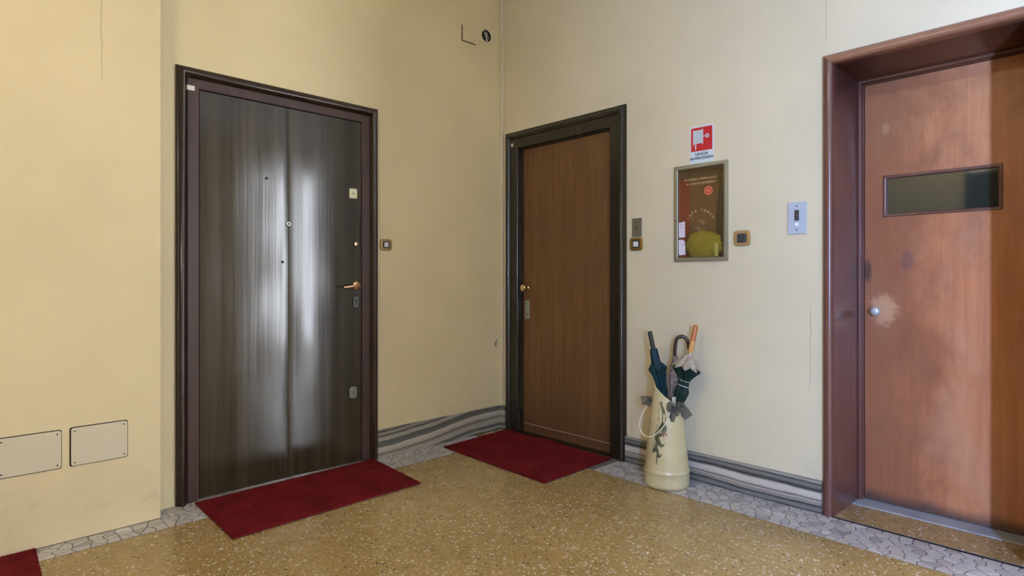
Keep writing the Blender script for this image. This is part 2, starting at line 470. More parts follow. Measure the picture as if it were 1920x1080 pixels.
def holed_wall(name, M, u0, u1, z0, z1, holes, depth, m):
    us = sorted({u0, u1, *[h[0] for h in holes], *[h[1] for h in holes]})
    zs = sorted({z0, z1, *[h[2] for h in holes], *[h[3] for h in holes]})
    bm = nb(); V = {}
    def v(i, j):
        if (i, j) not in V: V[i, j] = bm.verts.new(M(us[i], zs[j], 0))
        return V[i, j]
    fs = []
    for i in range(len(us)-1):
        for j in range(len(zs)-1):
            cu = (us[i]+us[i+1])/2; cz = (zs[j]+zs[j+1])/2
            if any(h[0] < cu < h[1] and h[2] < cz < h[3] for h in holes): continue
            fs.append(bm.faces.new((v(i, j), v(i+1, j), v(i+1, j+1), v(i, j+1))))
    r = bmesh.ops.extrude_face_region(bm, geom=fs)
    d = M(0, 0, -depth)-M(0, 0, 0)
    bmesh.ops.translate(bm, verts=[e for e in r['geom'] if isinstance(e, bmesh.types.BMVert)], vec=d)
    o = obj(name, bm, m); o['kind'] = 'structure'; return o
def text(name, s, size, M, u, z, p, m, parent, align='CENTER', bold=0.0, rot=0.0, ext=.0004):
    cu = bpy.data.curves.new('lettering', 'FONT'); cu.body = s; cu.size = size; cu.align_x = align; cu.offset = bold; cu.resolution_u = 3
    to = bpy.data.objects.new('lettering_tmp', cu); C.objects.link(to)
    dg = bpy.context.evaluated_depsgraph_get(); dg.update()
    me = bpy.data.meshes.new_from_object(to.evaluated_get(dg))
    bpy.data.objects.remove(to)
    bm = nb(); bm.from_mesh(me); bpy.data.meshes.remove(me)
    r = bmesh.ops.extrude_face_region(bm, geom=list(bm.faces))
    ev = [e for e in r['geom'] if isinstance(e, bmesh.types.BMVert)]
    for v in ev: v.co.z += ext
    for v in bm.verts:
        x, y = v.co.x, v.co.y
        x, y = x*math.cos(rot)-y*math.sin(rot), x*math.sin(rot)+y*math.cos(rot)
        v.co = M(u+x, z+y, p+v.co.z)
    return obj(name, bm, m, parent)

# ================================================================= ROOM
ZC = 3.187; XR = 2.4; YF = -1.30; YE = 4.6; XE = .12
bm = nb(); box(bm, (-3.7, YF-.2, -.1), (XR+.2, YE+.2, 0)); fl = tag(obj('floor', bm, M_terrazzo), kind='structure')
bm = nb(); box(bm, (-3.7, YF-.2, ZC), (XR+.2, YE+.2, ZC+.15)); tag(obj('ceiling', bm, M_ceil), kind='structure')
holed_wall('wall_left', ML, .70, YB+.4, 0, ZC, [(.885, 1.912, 0, 2.125)], .3, M_wall_l)
bm = nb(); box(bm, (-3.54, YF-.2, 0.004), (XP, .743, ZC)); tag(obj('wall_left', bm, M_wall_l), kind='structure')
holed_wall('wall_back', MB, XL, XE, 0, ZC, [(-3.135, -2.168, 0, 2.138), (-.975, -.235, 0, 2.145), (-1.768, -1.487, 1.222, 1.742)], .42, M_wall_b)
# walls out of the frame that close the room; narrow balcony door and landing glass door are the daylight sources
W1a, W1b, W1z0, W1z1 = 1.62, 1.88, .70, 2.50
MF = lambda u, z, p: Vector((u, YF+p, z)); MR = lambda u, z, p: Vector((XR-p, u, z)); ME = lambda u, z, p: Vector((u, YE-p, z))
holed_wall('wall_front', MF, -3.54, XR, 0, ZC, [(W1a, W1b, W1z0, W1z1)], .24, M_wall)
d4 = empty('added_dark_door', (-.64, YF, 0), kind='structure')  # unseen dark door, added to darken the reflection in the lift door pane
bm = nb(); sweep3(bm, MF, -1.17, -.41, 2.25, [(0, 0), (0, .03), (.02, .034), (.05, .02), (.05, 0)]); obj('casing', bm, M_d1case, d4)
bm = nb(); wbox(bm, MF, -1.17, -.41, 0, 2.25, 0, .012); obj('leaf', bm, M_door1, d4)
W2a, W2b, W2z0, W2z1 = 3.68, 4.25, .05, 2.75
holed_wall('wall_right', MR, YF, YE, 0, ZC, [(W2a, W2b, W2z0, W2z1)], .2, M_wall)
bm = nb(); box(bm, (XE-.1, YE, 0), (XR, YE+.2, ZC)); tag(obj('wall_landing', bm, M_wall), kind='structure')
bm = nb(); box(bm, (XE-.1, YB+.42, 0), (XE, YE, ZC)); tag(obj('wall_landing', bm, M_wall), kind='structure')
for nm, M, a, b_, z0, z1 in (('window_1', MF, W1a, W1b, W1z0, W1z1), ('window_2', MR, W2a, W2b, W2z0, W2z1)):
    bm = nb(); sweep4(bm, M, a+.01, b_-.01, z0+.01, z1-.01, [(0, -.02), (0, -.06), (.009, -.06), (.009, -.02)])
    wf = tag(obj(nm, bm, M_white), kind='structure')
    bm = nb(); wbox(bm, M, a+.01, b_-.01, z0+.01, z1-.01, -.045, -.04); obj('pane', bm, glass_mat('window_pane_glass', (1, 1, 1)), wf)
# daylight just outside the two glazed openings, ceiling lamps inside
area('daylight_balcony', ((W1a+W1b)/2, YF-.215, (W1z0+W1z1)/2), (PI/2, 0, 0), W1b-W1a, W1z1-W1z0, WIN1, (.31, .495, 1.0))
area('daylight_landing', (XR+.25, (W2a+W2b)/2, (W2z0+W2z1)/2), (PI/2, 0, PI/2), W2b-W2a, W2z1-W2z0, WIN2*10, (.86, .91, 1.0))

# ---- mosaic borders of broken marble
def clip(poly, nx, ny, d):
    out = []
    for i in range(len(poly)):
        a, b = poly[i], poly[(i+1) % len(poly)]
        da = a[0]*nx+a[1]*ny-d; db = b[0]*nx+b[1]*ny-d
        if da <= 0: out.append(a)
        if (da < 0 < db) or (db < 0 < da):
            t = da/(da-db); out.append((a[0]+(b[0]-a[0])*t, a[1]+(b[1]-a[1])*t))
    return out
def voronoi(x0, x1, y0, y1, sp, gap, seed, sx=1.25):
    rnd = random.Random(seed); pts = []
    nx = max(1, round((x1-x0)/(sp*sx))); ny = max(1, round((y1-y0)/(sp/sx*1.0)))
    for i in range(nx):
        for j in range(ny):
            pts.append((x0+(i+.5+(j % 2)*.4-.2+rnd.uniform(-.36, .36))*(x1-x0)/nx, y0+(j+.5+rnd.uniform(-.36, .36))*(y1-y0)/ny))
    out = []
    for i, (px, py) in enumerate(pts):
        poly = [(x0, y0), (x1, y0), (x1, y1), (x0, y1)]
        for j, (qx, qy) in enumerate(pts):
            if i == j: continue
            dx, dy = qx-px, qy-py; L = math.hypot(dx, dy)
            if L > sp*4: continue
            nx_, ny_ = dx/L, dy/L
            poly = clip(poly, nx_, ny_, (px+qx)/2*nx_+(py+qy)/2*ny_-gap/2)
            if len(poly) < 3: break
        if len(poly) >= 3:
            area_ = abs(sum(poly[k][0]*poly[(k+1) % len(poly)][1]-poly[(k+1) % len(poly)][0]*poly[k][1] for k in range(len(poly))))/2
            if area_ > 1.2e-4: out.append(poly)
    return out
def mosaic(parent, rects, seed, sp=.05):
    for ri, r in enumerate(rects):
        for poly in voronoi(*r, sp, .0044, seed+ri, 1.25 if r[1]-r[0] > r[3]-r[2] else .8):
            bm = nb(); cx = sum(p[0] for p in poly)/len(poly); cy = sum(p[1] for p in poly)/len(poly)
            h = .0022+random.uniform(-.0002, .0003)
            lo = [bm.verts.new((x, y, .0005)) for x, y in poly]; mid = [bm.verts.new((x, y, h-.0006)) for x, y in poly]
            tp = [bm.verts.new((cx+(x-cx)*.965, cy+(y-cy)*.965, h)) for x, y in poly]
            n = len(poly)
            for a, b in ((lo, mid), (mid, tp)):
                for i in range(n): bm.faces.new((a[i], a[(i+1) % n], b[(i+1) % n], b[i]))
            bm.faces.new(tp)
            for v in bm.verts: v.co -= Vector((cx, cy, 0))
            bmesh.ops.recalc_face_normals(bm, faces=bm.faces)
            me = bpy.data.meshes.new('marble_piece'); bm.to_mesh(me); bm.free()
            o = link('marble_piece', me, M_piece, parent); o.location = (cx, cy, 0)
def bedding(name, rects):
    bm = nb()
    for x0, x1, y0, y1 in rects: box(bm, (x0, y0, 0), (x1, y1, .0012))
    return tag(obj(name, bm, M_grout), kind='structure')
R1 = [(-2.16, XE, 2.748, 3.004)]
t1 = bedding('trim_1', [(-3.18, XE, 2.748, 3.018), (-.975, -.235, 3.0, 3.03)])
mosaic(t1, R1, 11, .0455)
R2 = [(-3.122, -2.985, .05, .742), (-3.236, -2.985, .745, .93), (-3.222, -2.985, 1.85, 2.74)]
t2 = bedding('trim_2', [(-3.123, -2.985, -1.3, .742), (-3.238, -2.985, .742, 2.748)])
mosaic(t2, R2, 31, .0455)
# recess floor and marble threshold in front of the lift door
bm = nb(); box(bm, (-.975, 3.03, 0), (-.235, 3.262, .0022)); tag(obj('trim_3', bm, M_terrazzo2), kind='structure')
bm = nb(); box(bm, (-.955, 3.262, 0), (-.255, 3.40, .006)); bevel_all(bm, .0015, 1); tag(obj('trim_4', bm, M_slab), kind='structure')

# ---- baseboards
def baseboard(name, M, u0, u1, H, m):
    bm = nb(); pr = [(0, 0), (.015, 0), (.015, H-.003), (.012, H), (0, H)]
    a = [bm.verts.new(M(u0, z, p)) for p, z in pr]; b = [bm.verts.new(M(u1, z, p)) for p, z in pr]
    n = len(pr)
    for i in range(n): bm.faces.new((a[i], a[(i+1) % n], b[(i+1) % n], b[i]))
    bm.faces.new(a[::-1]); bm.faces.new(b)
    return tag(obj(name, bm, m), kind='structure')
baseboard('baseboard_left', ML, 1.957, 3.0, .177, M_base_l)
baseboard('baseboard_back', MB, -2.118, -1.001, .158, M_base_b)
# the short return of the baseboard and the painted cable duct in the corner
bm = nb(); wbox(bm, MB, -3.224, -3.184, 0, .177, 0, .02); tag(obj('baseboard_corner', bm, M_base_l), kind='structure')
bm = nb()
wbox(bm, MB, XL, -3.207, .177, ZC, 0, .022); bevel_all(bm, .003, 1)
duct = tag(obj('trim_5', bm, M_wall_b), kind='structure')
bm = nb(); wbox(bm, MB, -3.2395, -3.2, 1.60, 1.635, .0, .026); bevel_all(bm, .002, 1); obj('duct_joint', bm, M_wall_b, duct)

# ================================================================= DOOR 1 (glossy double-sheet entrance)
d1 = empty('door_1', (XL, 1.4, 0), kind='structure')
roll = [(-.004, -.02), (-.004, .006), (.002, .012), (.006, .024), (.014, .033), (.024, .036), (.032, .031), (.037, .02), (.040, .020), (.046, .015), (.048, 0), (.048, -.02)]
bm = nb(); sweep3(bm, ML, .882, 1.914, 2.122, roll); o = autosm(obj('casing', bm, M_d1case, d1), 50)
bm = nb(); sweep3(bm, ML, .942, 1.857, 2.072, [(0, -.055), (0, .001), (.002, .003), (.052, .003), (.054, .001), (.0605, -.004), (.0605, -.055)]); obj('frame', bm, M_d1frame, d1)
bm = nb(); wbox(bm, ML, .90, 1.90, 0, 2.1, -.075, -.05); obj('backing', bm, M_black, d1)
bm = nb(); wbox(bm, ML, .945, 1.854, .006, 2.069, -.05, -.012)
leaf1 = obj('leaf', bm, M_door1, d1)
def sheet(u0, u1, side):
    bm = nb(); nu, nz = 26, 60; z0, z1 = .008, 2.067; G = []
    for i in range(nu+1):
        row = []
        for j in range(nz+1):
            u = u0+(u1-u0)*i/nu; z = z0+(z1-z0)*j/nz
            t = abs(u-1.4)/.455; zz = z/2.07
            # the thin sheet has lifted along the centre joint and bows across its width
            p = -.003 + (.0034 if side > 0 else .0009)*math.sin(min(1, t)*PI)*(.5+.7*math.sin(zz*PI)) + .0016*math.sin(z*5.1+(.6 if side > 0 else 2.2))*math.exp(-t*3)
            p -= .0009*math.exp(-(t/.012)**2)
            p += .0012*mnoise.noise(Vector((u*5, z*3.5, side*3.0)))
            row.append(bm.verts.new(ML(u, z, p)))
        G.append(row)
    for i in range(nu):
        for j in range(nz): bm.faces.new((G[i][j], G[i+1][j], G[i+1][j+1], G[i][j+1]))
    # edge return
    for i in range(nu):
        for j in (0, nz):
            a, b = G[i][j], G[i+1][j]; bm.faces.new((a, b, bm.verts.new(b.co-Vector((.012, 0, 0))), bm.verts.new(a.co-Vector((.012, 0, 0)))))
    for j in range(nz):
        for i in (0, nu):
            a, b = G[i][j], G[i][j+1]; bm.faces.new((a, b, bm.verts.new(b.co-Vector((.012, 0, 0))), bm.verts.new(a.co-Vector((.012, 0, 0)))))
    bmesh.ops.remove_doubles(bm, verts=bm.verts, dist=1e-6)
    return autosm(obj('panel', bm, M_door1, leaf1), 40)
sheet(.946, 1.3985, -1); sheet(1.4005, 1.853, 1)
bm = nb(); wbox(bm, ML, .93, 1.862, 0, .008, -.02, .010); obj('threshold_strip', bm, M_threshold, d1)
# peephole
bm = nb(); wlathe(bm, ML, 1.401, 1.423, [(.0125, 0), (.0125, .003), (.010, .005), (.008, .005), (.0075, .003), (.0001, .004)]); ph = autosm(obj('peephole', bm, M_steel, d1))
bm = nb(); wlathe(bm, ML, 1.401, 1.423, [(.007, .003), (.005, .0055), (.0001, .006)], 14); obj('lens', bm, M_dark_plastic, ph, True)
for u, z in ((1.28, 1.664), (1.368, 1.211)):
    bm = nb(); disc(bm, ML, u, z, -.002, .0025, .007, 14); obj('bolt_cap', bm, M_darkhole, d1)
# upper lock plate (brass, four screws)
def lockplate(parent, u, z, wd, h, m, r=.004, keyh=True, n=True):
    bm = nb(); plate(bm, ML, u-wd/2, u+wd/2, z-h/2, z+h/2, -.001, .004, r, 3, .0012); pl = obj('lock_plate', bm, m, parent)
    bm = nb(); disc(bm, ML, u, z, .004, .0055, .010, 14); obj('keyhole_rosette', bm, m, pl)
    bm = nb(); wbox(bm, ML, u-.0075, u+.0075, z-.002, z+.002, .005, .0062); obj('keyhole', bm, M_black, pl)
    if n:
        for su in (-1, 1):
            for sz in (-1, 1):
                bm = nb(); disc(bm, ML, u+su*(wd/2-.006), z+sz*(h/2-.006), .004, .0048, .0022, 8); obj('screw', bm, M_darkhole, pl)
    return pl
lockplate(d1, 1.798, 1.632, .052, .060, simple('pale_brass', (.50, .45, .30), .35, .7))
bm = nb(); wlathe(bm, ML, 1.817, 1.328, [(.0125, 0), (.0125, .006), (.011, .008), (.0001, .009)]); cy = autosm(obj('cylinder_lock', bm, M_brass, d1))
bm = nb(); wbox(bm, ML, 1.8155, 1.8185, 1.321, 1.335, .0085, .0098); obj('keyway', bm, M_black, cy)
# lever handle
bm = nb(); wlathe(bm, ML, 1.822, 1.077, [(.026, -.001), (.026, .004), (.023, .007), (.012, .009), (.011, .03), (.0001, .03)]); hd = autosm(obj('door_handle', bm, M_brass, d1))
bm = nb(); tube(bm, smoothpath([ML(1.822, 1.077, .012), ML(1.822, 1.077, .040), ML(1.812, 1.077, .054), ML(1.78, 1.075, .058), ML(1.735, 1.070, .057), ML(1.706, 1.067, .055)]), lambda t: .0085 if t < .9 else .0075, 12); obj('lever', bm, M_copper, hd, True)
# keyhole plate below the handle, and lower lock
bm = nb(); plate(bm, ML, 1.800, 1.833, .945, 1.010, -.001, .0035, .004, 3, .001); lp = obj('keyhole_plate', bm, simple('tarnished_steel', (.09, .10, .10), .4, .8), d1)
bm = nb(); disc(bm, ML, 1.8165, .985, .003, .0045, .006, 12); wbox(bm, ML, 1.8145, 1.8185, .958, .985, .003, .0045); obj('keyhole', bm, M_black, lp)
lockplate(d1, 1.798, .432, .050, .072, simple('greyed_steel', (.17, .17, .15), .4, .6), .018, True, False)
# sticker on the frame
bm = nb(); plate(bm, ML, .884, .921, 2.058, 2.082, .002, .0035, .002, 2); obj('number_sticker', bm, M_label, d1)['label'] = 'small off-white paper sticker'

# ================================================================= DOOR 2 (brown flush door in black-brown frame)
d2 = empty('door_2', (-2.65, YB, 0), kind='structure')
bm = nb(); sweep3(bm, MB, -3.139, -2.164, 2.137, [(-.004, -.02), (-.004, .010), (.000, .014), (.004, .022), (.012, .028), (.022, .028), (.030, .022), (.034, .010), (.048, .006), (.048, -.02)])
autosm(obj('casing', bm, M_d2frame, d2), 50)
bm = nb(); sweep3(bm, MB, -3.060, -2.240, 2.066, [(0, -.075), (0, .004), (.003, .007), (.071, .007), (.074, .004), (.074, -.075)]); obj('frame', bm, M_d2frame, d2)
bm = nb(); sweep3(bm, MB, -3.052, -2.248, 2.058, [(0, -.075), (0, -.022), (.007, -.022), (.007, -.075)]); obj('door_stop', bm, M_d2frame, d2)
bm = nb(); wbox(bm, MB, -3.050, -2.250, .004, 2.056, -.075, -.046); leaf2 = obj('leaf', bm, M_door2, d2)
bm = nb(); wbox(bm, MB, -3.050, -2.250, .067, .074, -.046, -.040); bevel_all(bm, .0015, 1); obj('weather_strip', bm, simple('worn_brown_edge', (.24, .16, .10), .4), leaf2)
bm = nb(); wbox(bm, MB, -3.058, -2.242, 0, .012, -.046, -.005); obj('threshold', bm, M_d2frame, d2)
bm = nb(); wlathe(bm, MB, -3.008, 1.052, [(.016, -.047), (.016, -.043), (.011, -.040), (.0085, -.035), (.0085, -.015), (.014, -.008), (.0255, .0), (.0265, .006), (.022, .012), (.010, .0145), (.0001, .015)], 24)
autosm(obj('door_knob', bm, M_brass, d2), 60)
bm = nb(); plate(bm, MB, -3.034, -2.990, .828, .960, -.047, -.043, .003, 2, .001); lp = obj('lock_plate', bm, M_nickel, d2)
bm = nb(); wbox(bm, MB, -3.020, -3.004, .932, .937, -.0435, -.0425); wbox(bm, MB, -3.014, -3.009, .842, .862, -.0435, -.0425); disc(bm, MB, -3.0115, .864, -.0435, -.0425, .005, 10); obj('keyhole', bm, M_black, lp)
bm = nb(); disc(bm, MB, -2.660, 1.378, -.047, -.044, .004, 10); obj('peephole', bm, M_black, d2)
bm = nb(); plate(bm, MB, -3.126, -3.104, 2.082, 2.104, .006, .0078, .001, 2); st = obj('number_sticker', bm, M_label, d2); st['label'] = 'small white number sticker'
bm = nb(); wbox(bm, MB, -3.121, -3.110, 2.088, 2.098, .0078, .0082); obj('number_mark', bm, simple('grey_print', (.2, .2, .2), .7), st)

# ================================================================= DOOR 3 (worn lift door in deep casing)
d3 = empty('door_3', (-.605, YB, 0), kind='structure')
M3 = MB
bead = [(-.003, -.03), (-.003, .008), (.001, .016), (.006, .021), (.012, .024), (.020, .024), (.030, .021), (.038, .015), (.0425, .006), (.0425, -.03)]
def side(parent, M, s):
    pass
ub, ue, zt = -.955, -.253, 2.130
# bead mouldings: two jambs and a head, each its own piece
def piece(name, prof, u0, u1, z1, which, m):
    bm = nb(); n = len(prof); st = []
    for k in ((0, 1) if which == 'l' else (1, 2) if which == 'h' else (2, 3)):
        st.append([bm.verts.new(M3(u0-o if k < 2 else u1+o, 0 if k in (0, 3) else z1+o, p)) for o, p in prof])
    for i in range(n): bm.faces.new((st[0][i], st[0][(i+1) % n], st[1][(i+1) % n], st[1][i]))
    bm.faces.new(st[0][::-1]); bm.faces.new(st[1])
    return autosm(obj(name, bm, m, d3), 50)
piece('casing', bead, ub, ue, zt, 'l', M_jamb); piece('casing', bead, ub, ue, zt, 'h', M_head); piece('casing', bead, ub, ue, zt, 'r', M_jamb)
rev = [(0, -.03+.03), (-.020, -.345), (.004, -.345), (.010, -.02), (.006, 0)]
rev = [(0, .006), (-.016, -.33), (-.016, -.37), (.010, -.37), (.010, .006)]
piece('reveal', rev, ub, ue, zt, 'l', M_jamb); piece('reveal', rev, ub, ue, zt, 'h', M_jamb_top); piece('reveal', rev, ub, ue, zt, 'r', M_jamb)
stop = [(-.016, -.322), (-.020, -.318), (-.028, -.320), (-.031, -.328), (-.031, -.349), (-.0345, -.349), (-.0345, -.37), (-.010, -.37), (-.010, -.322)]
piece('door_stop', stop, ub, ue, zt, 'l', M_jamb); piece('door_stop', stop, ub, ue, zt, 'h', M_jamb_top); piece('door_stop', stop, ub, ue, zt, 'r', M_jamb)
bm = nb(); box(bm, (-.98, 3.415, 0), (-.23, 3.43, 2.15)); obj('backing', bm, M_black, d3)
LU0, LU1, LZ0, LZ1 = -.9175, -.2905, .010, 2.093
VU0, VU1, VZ0, VZ1 = -.825, -.387, 1.435, 1.617
def leaf_bm():
    us = [LU0, VU0, VU1, LU1]; zs = [LZ0, VZ0, VZ1, LZ1]; bm = nb(); V = {}
    fs = []
    for i in range(4):
        for j in range(4): V[i, j] = bm.verts.new(MD(us[i], zs[j], 0))
    for i in range(3):
        for j in range(3):
            if (i, j) != (1, 1): fs.append(bm.faces.new((V[i, j], V[i+1, j], V[i+1, j+1], V[i, j+1])))
    r = bmesh.ops.extrude_face_region(bm, geom=fs)
    bmesh.ops.translate(bm, verts=[e for e in r['geom'] if isinstance(e, bmesh.types.BMVert)], vec=(0, .035, 0))
    return bm
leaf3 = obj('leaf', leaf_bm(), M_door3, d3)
bm = nb(); sweep4(bm, MD, VU0, VU1, VZ0, VZ1, [(-.004, -.02), (-.004, .001), (-.001, .003), (.002, .006), (.007, .0065), (.011, .004), (.011, -.001), (0, -.001), (0, -.02)])
autosm(obj('glazing_bead', bm, M_jamb, leaf3), 40)
bm = nb(); wbox(bm, MD, VU0, VU1, VZ0, VZ1, -.022, -.012); obj('pane', bm, M_dglass, leaf3)
# knob with neck
bm = nb(); wlathe(bm, MD, -.862, .957, [(.012, -.001), (.012, .003), (.009, .005), (.0085, .016), (.013, .02), (.021, .028), (.0225, .036), (.020, .044), (.014, .049), (.006, .051), (.0001, .0515)], 24)
autosm(obj('door_knob', bm, M_knob3, d3), 60)

# ================================================================= WALL FITTINGS
def switch(name, M, u, z, wd, h, frame_m, key_m, label, inner=None, kw=.42, kh=.42, cat='switch', group=None):
    t = empty(name, M(u, z-h/2, 0), label, cat, group)
    bm = nb()
    # slightly cushioned outline
    pts = []
    n = 32
    for i in range(n):
        a = 2*PI*(i+.5)/n; ca, sa = math.cos(a), math.sin(a); k = 5.5
        r = (abs(ca)**k+abs(sa)**k)**(-1/k); pts.append((u+wd/2*r*ca, z+h/2*r*sa))
    rings = [(0, 1.0), (.005, 1.0), (.0085, .96), (.0095, .88), (.0085, .60), (.006, .56)]
    R = [[bm.verts.new(M(u+(x-u)*s, z+(y-z)*s, p)) for x, y in pts] for p, s in rings]
    for a, b in zip(R, R[1:]):
        for i in range(n): bm.faces.new((a[i], a[(i+1) % n], b[(i+1) % n], b[i]))
    bm.faces.new(R[0][::-1]); bm.faces.new(R[-1])
    autosm(obj('cover_frame', bm, frame_m, t), 40)
    bm = nb(); plate(bm, M, u-wd*.27, u+wd*.27, z-h*.29, z+h*.29, .005, .0088, .002, 2); obj('insert', bm, M_dark_plastic, t)
    bm = nb(); plate(bm, M, u-wd*kw/2, u+wd*kw/2, z-h*kh/2, z+h*kh/2, .008, .012, .002, 2, .001); obj('button', bm, key_m, t)
    return t
switch('doorbell_switch', ML, 2.024, 1.332, .082, .072, M_brass_old, M_white, 'square brass bell push with pale button right of the glossy dark door', cat='doorbell', kw=.33, kh=.40)
switch('doorbell_switch', MB, -2.045, 1.326, .090, .080, M_brass_old, M_white, 'brass bell push with white button below the bronze intercom plate', cat='doorbell', kw=.36, kh=.38)
switch('light_switch', MB, -1.392, 1.330, .088, .082, simple('golden_plastic', (.46, .32, .15), .35, .6), M_dark_plastic, 'gold framed switch with dark grey button right of the fire hose cabinet', cat='light switch', kw=.44, kh=.5)
# bronze intercom / old bell plate
t = empty('intercom_plate', MB(-2.040, 1.370, 0), 'small upright grey bronze wall plate above the white bell push', 'intercom')
bm = nb(); plate(bm, MB, -2.076, -2.005, 1.370, 1.482, 0, .006, .002, 2, .0025); obj('cover', bm, M_bronze, t)
for u in (-2.051, -2.034):
    bm = nb(); disc(bm, MB, u, 1.457, .0055, .0068, .0038, 10); obj('sound_hole', bm, M_black, t)
bm = nb(); disc(bm, MB, -2.041, 1.386, .0055, .007, .003, 10); obj('screw', bm, M_darkhole, t)
bm = nb()
for k, (du, dz, r) in enumerate(((0, 0, .012), (-.006, .006, .006), (.004, -.008, .005))): disc(bm, MB, -2.044+du, 1.426+dz, .0058, .0062+.0002*k, r, 12)
obj('worn_emblem', bm, simple('dark_bronze', (.13, .115, .085), .5, .6), t)
# lift call plate
t = empty('lift_call_plate', MB(-1.115, 1.337, 0), 'pale blue-grey lift call plate with black window and round white button', 'call button')
bm = nb(); plate(bm, MB, -1.159, -1.072, 1.337, 1.493, 0, .008, .002, 2, .0015); obj('cover', bm, M_grey_plate, t)
bm = nb(); wbox(bm, MB, -1.126, -1.105, 1.402, 1.454, .007, .0095); ind = obj('indicator_window', bm, M_dark_plastic, t)
bm = nb(); wbox(bm, MB, -1.119, -1.109, 1.427, 1.4285, .0095, .0098); obj('indicator_mark', bm, simple('grey_mark', (.3, .3, .32), .5), ind)
bm = nb(); wlathe(bm, MB, -1.116, 1.383, [(.009, .007), (.009, .011), (.007, .013), (.0001, .0132)], 18); autosm(obj('button', bm, simple('bright_white_plastic', (.82, .83, .88), .3), t))
for z in (1.473, 1.357):
    bm = nb(); disc(bm, MB, -1.116, z, .0075, .0088, .0034, 10); obj('screw', bm, M_black, t)
# fire hose sign
SU0, SU1, SZ0, SZ1 = -1.691, -1.551, 1.758, 1.962
t = empty('fire_hose_sign', MB(-1.621, SZ0, 0), 'red and white fire hose sign above the small glazed cabinet', 'sign')
bm = nb(); plate(bm, MB, SU0, SU1, SZ0, SZ1, 0, .002, .004, 3); obj('panel', bm, M_signw, t)
bm = nb(); wbox(bm, MB, -1.684, -1.558, 1.823, 1.953, .002, .0025); rf = obj('red_field', bm, M_signr, t)
bm = nb()
wbox(bm, MB, -1.669, -1.614, 1.865, 1.938, .0025, .0028)
obj('hose_reel_symbol', bm, M_signw, rf)
bm = nb()
for k in range(6): wbox(bm, MB, -1.662+k*.0085, -1.6598+k*.0085, 1.868, 1.935, .0028, .0030)
obj('reel_line', bm, simple('sign_grey_line', (.16, .2, .24), .5), rf)
bm = nb(); wbox(bm, MB, -1.671, -1.666, 1.858, 1.942, .0025, .0030); wbox(bm, MB, -1.617, -1.612, 1.858, 1.942, .0025, .0030); wbox(bm, MB, -1.612, -1.598, 1.899, 1.903, .0025, .0028)
prism(bm, MB, [(-1.660, 1.862), (-1.653, 1.862), (-1.653, 1.845), (-1.655, 1.829), (-1.658, 1.829), (-1.660, 1.845)], .0025, .0028)
obj('nozzle_symbol', bm, M_signw, rf)
bm = nb()
n = 20; R = []
for rr in (.0115, .0075): R.append([[bm.verts.new(MB(-1.5875+rr*math.cos(2*PI*i/n), 1.901+rr*math.sin(2*PI*i/n), p)) for i in range(n)] for p in (.0025, .0029)])
for i in range(n):
    j = (i+1) % n
    bm.faces.new((R[0][1][i], R[0][1][j], R[1][1][j], R[1][1][i])); bm.faces.new((R[0][0][i], R[0][0][j], R[0][1][j], R[0][1][i])); bm.faces.new((R[1][0][i], R[1][0][j], R[1][1][j], R[1][1][i]))
wbox(bm, MB, -1.596, -1.579, 1.900, 1.902, .0025, .0029); wbox(bm, MB, -1.5885, -1.5865, 1.8925, 1.9095, .0025, .0029)
obj('valve_symbol', bm, M_signw, rf)
text('lettering', 'LANCIA', .0215, MB, -1.621, 1.799, .002, M_ink, t, bold=.0006)
text('lettering', 'ANTINCENDIO', .0205, MB, -1.621, 1.777, .002, M_ink, t, bold=.0006)

# ---- fire hose cabinet
t = empty('fire_hose_cabinet', MB(-1.627, 1.21, 0), 'recessed wall cabinet with dull metal frame and glass front', 'fire cabinet')
CU0, CU1, CZ0, CZ1 = -1.764, -1.491, 1.236, 1.731
bm = nb()   # open box in the wall
for a in ((CU0-.003, CU1+.003, CZ0-.003, CZ1+.003, -.13, -.125), (CU0-.003, CU0, CZ0, CZ1, -.125, 0), (CU1, CU1+.003, CZ0, CZ1, -.125, 0), (CU0, CU1, CZ0-.003, CZ0, -.125, 0), (CU0, CU1, CZ1, CZ1+.003, -.125, 0)): wbox(bm, MB, *a)
obj('box', bm, M_cabin, t)
bm = nb(); sweep4(bm, MB, CU0, CU1, CZ0, CZ1, [(0, -.005), (0, .008), (.002, .010), (.018, .013), (.021, .012), (.023, 0), (.023, -.0005), (.0, -.0005)])
autosm(obj('frame', bm, M_alu, t), 30)
bm = nb(); wbox(bm, MB, CU0+.0003, CU1-.0003, CZ0+.0003, CZ1-.0003, .000, .003); pane = obj('pane', bm, M_glass, t)
bm = nb(); disc(bm, MB, -1.775, 1.448, .010, .0125, .0035, 10); obj('lock_pin', bm, M_black, t)
# prints on the glass
text('lettering', 'ROMPERE IL VETRO SOLO', .0165, MB, -1.628, 1.664, .0032, M_tan, pane, bold=.0003, ext=.0002)
text('lettering', 'IN CASO DI INCENDIO', .0165, MB, -1.628, 1.640, .0032, M_tan, pane, bold=.0003, ext=.0002)
s_ = 'SAFE CRASH'
for i, ch in enumerate(s_):
    if ch == ' ': continue
    a = math.radians(150-120*i/(len(s_)-1)); rr = .078
    text('lettering', ch, .020, MB, -1.628+rr*math.cos(a), 1.412+rr*math.sin(a), .0032, M_tan, pane, bold=.0004, rot=a-PI/2, ext=.0002)
bm = nb()
for k in range(14):   # crazed star under the arc
    a = random.uniform(0, 2*PI); r0 = random.uniform(.008, .02); r1 = random.uniform(.028, .045)
    p0 = MB(-1.628+r0*math.cos(a), 1.412+r0*math.sin(a), .0034); p1 = MB(-1.628+r1*math.cos(a+.5), 1.412+r1*math.sin(a+.5), .0034)
    tube(bm, [p0, p1], .0006, 4)
obj('star_print', bm, M_tan, pane)
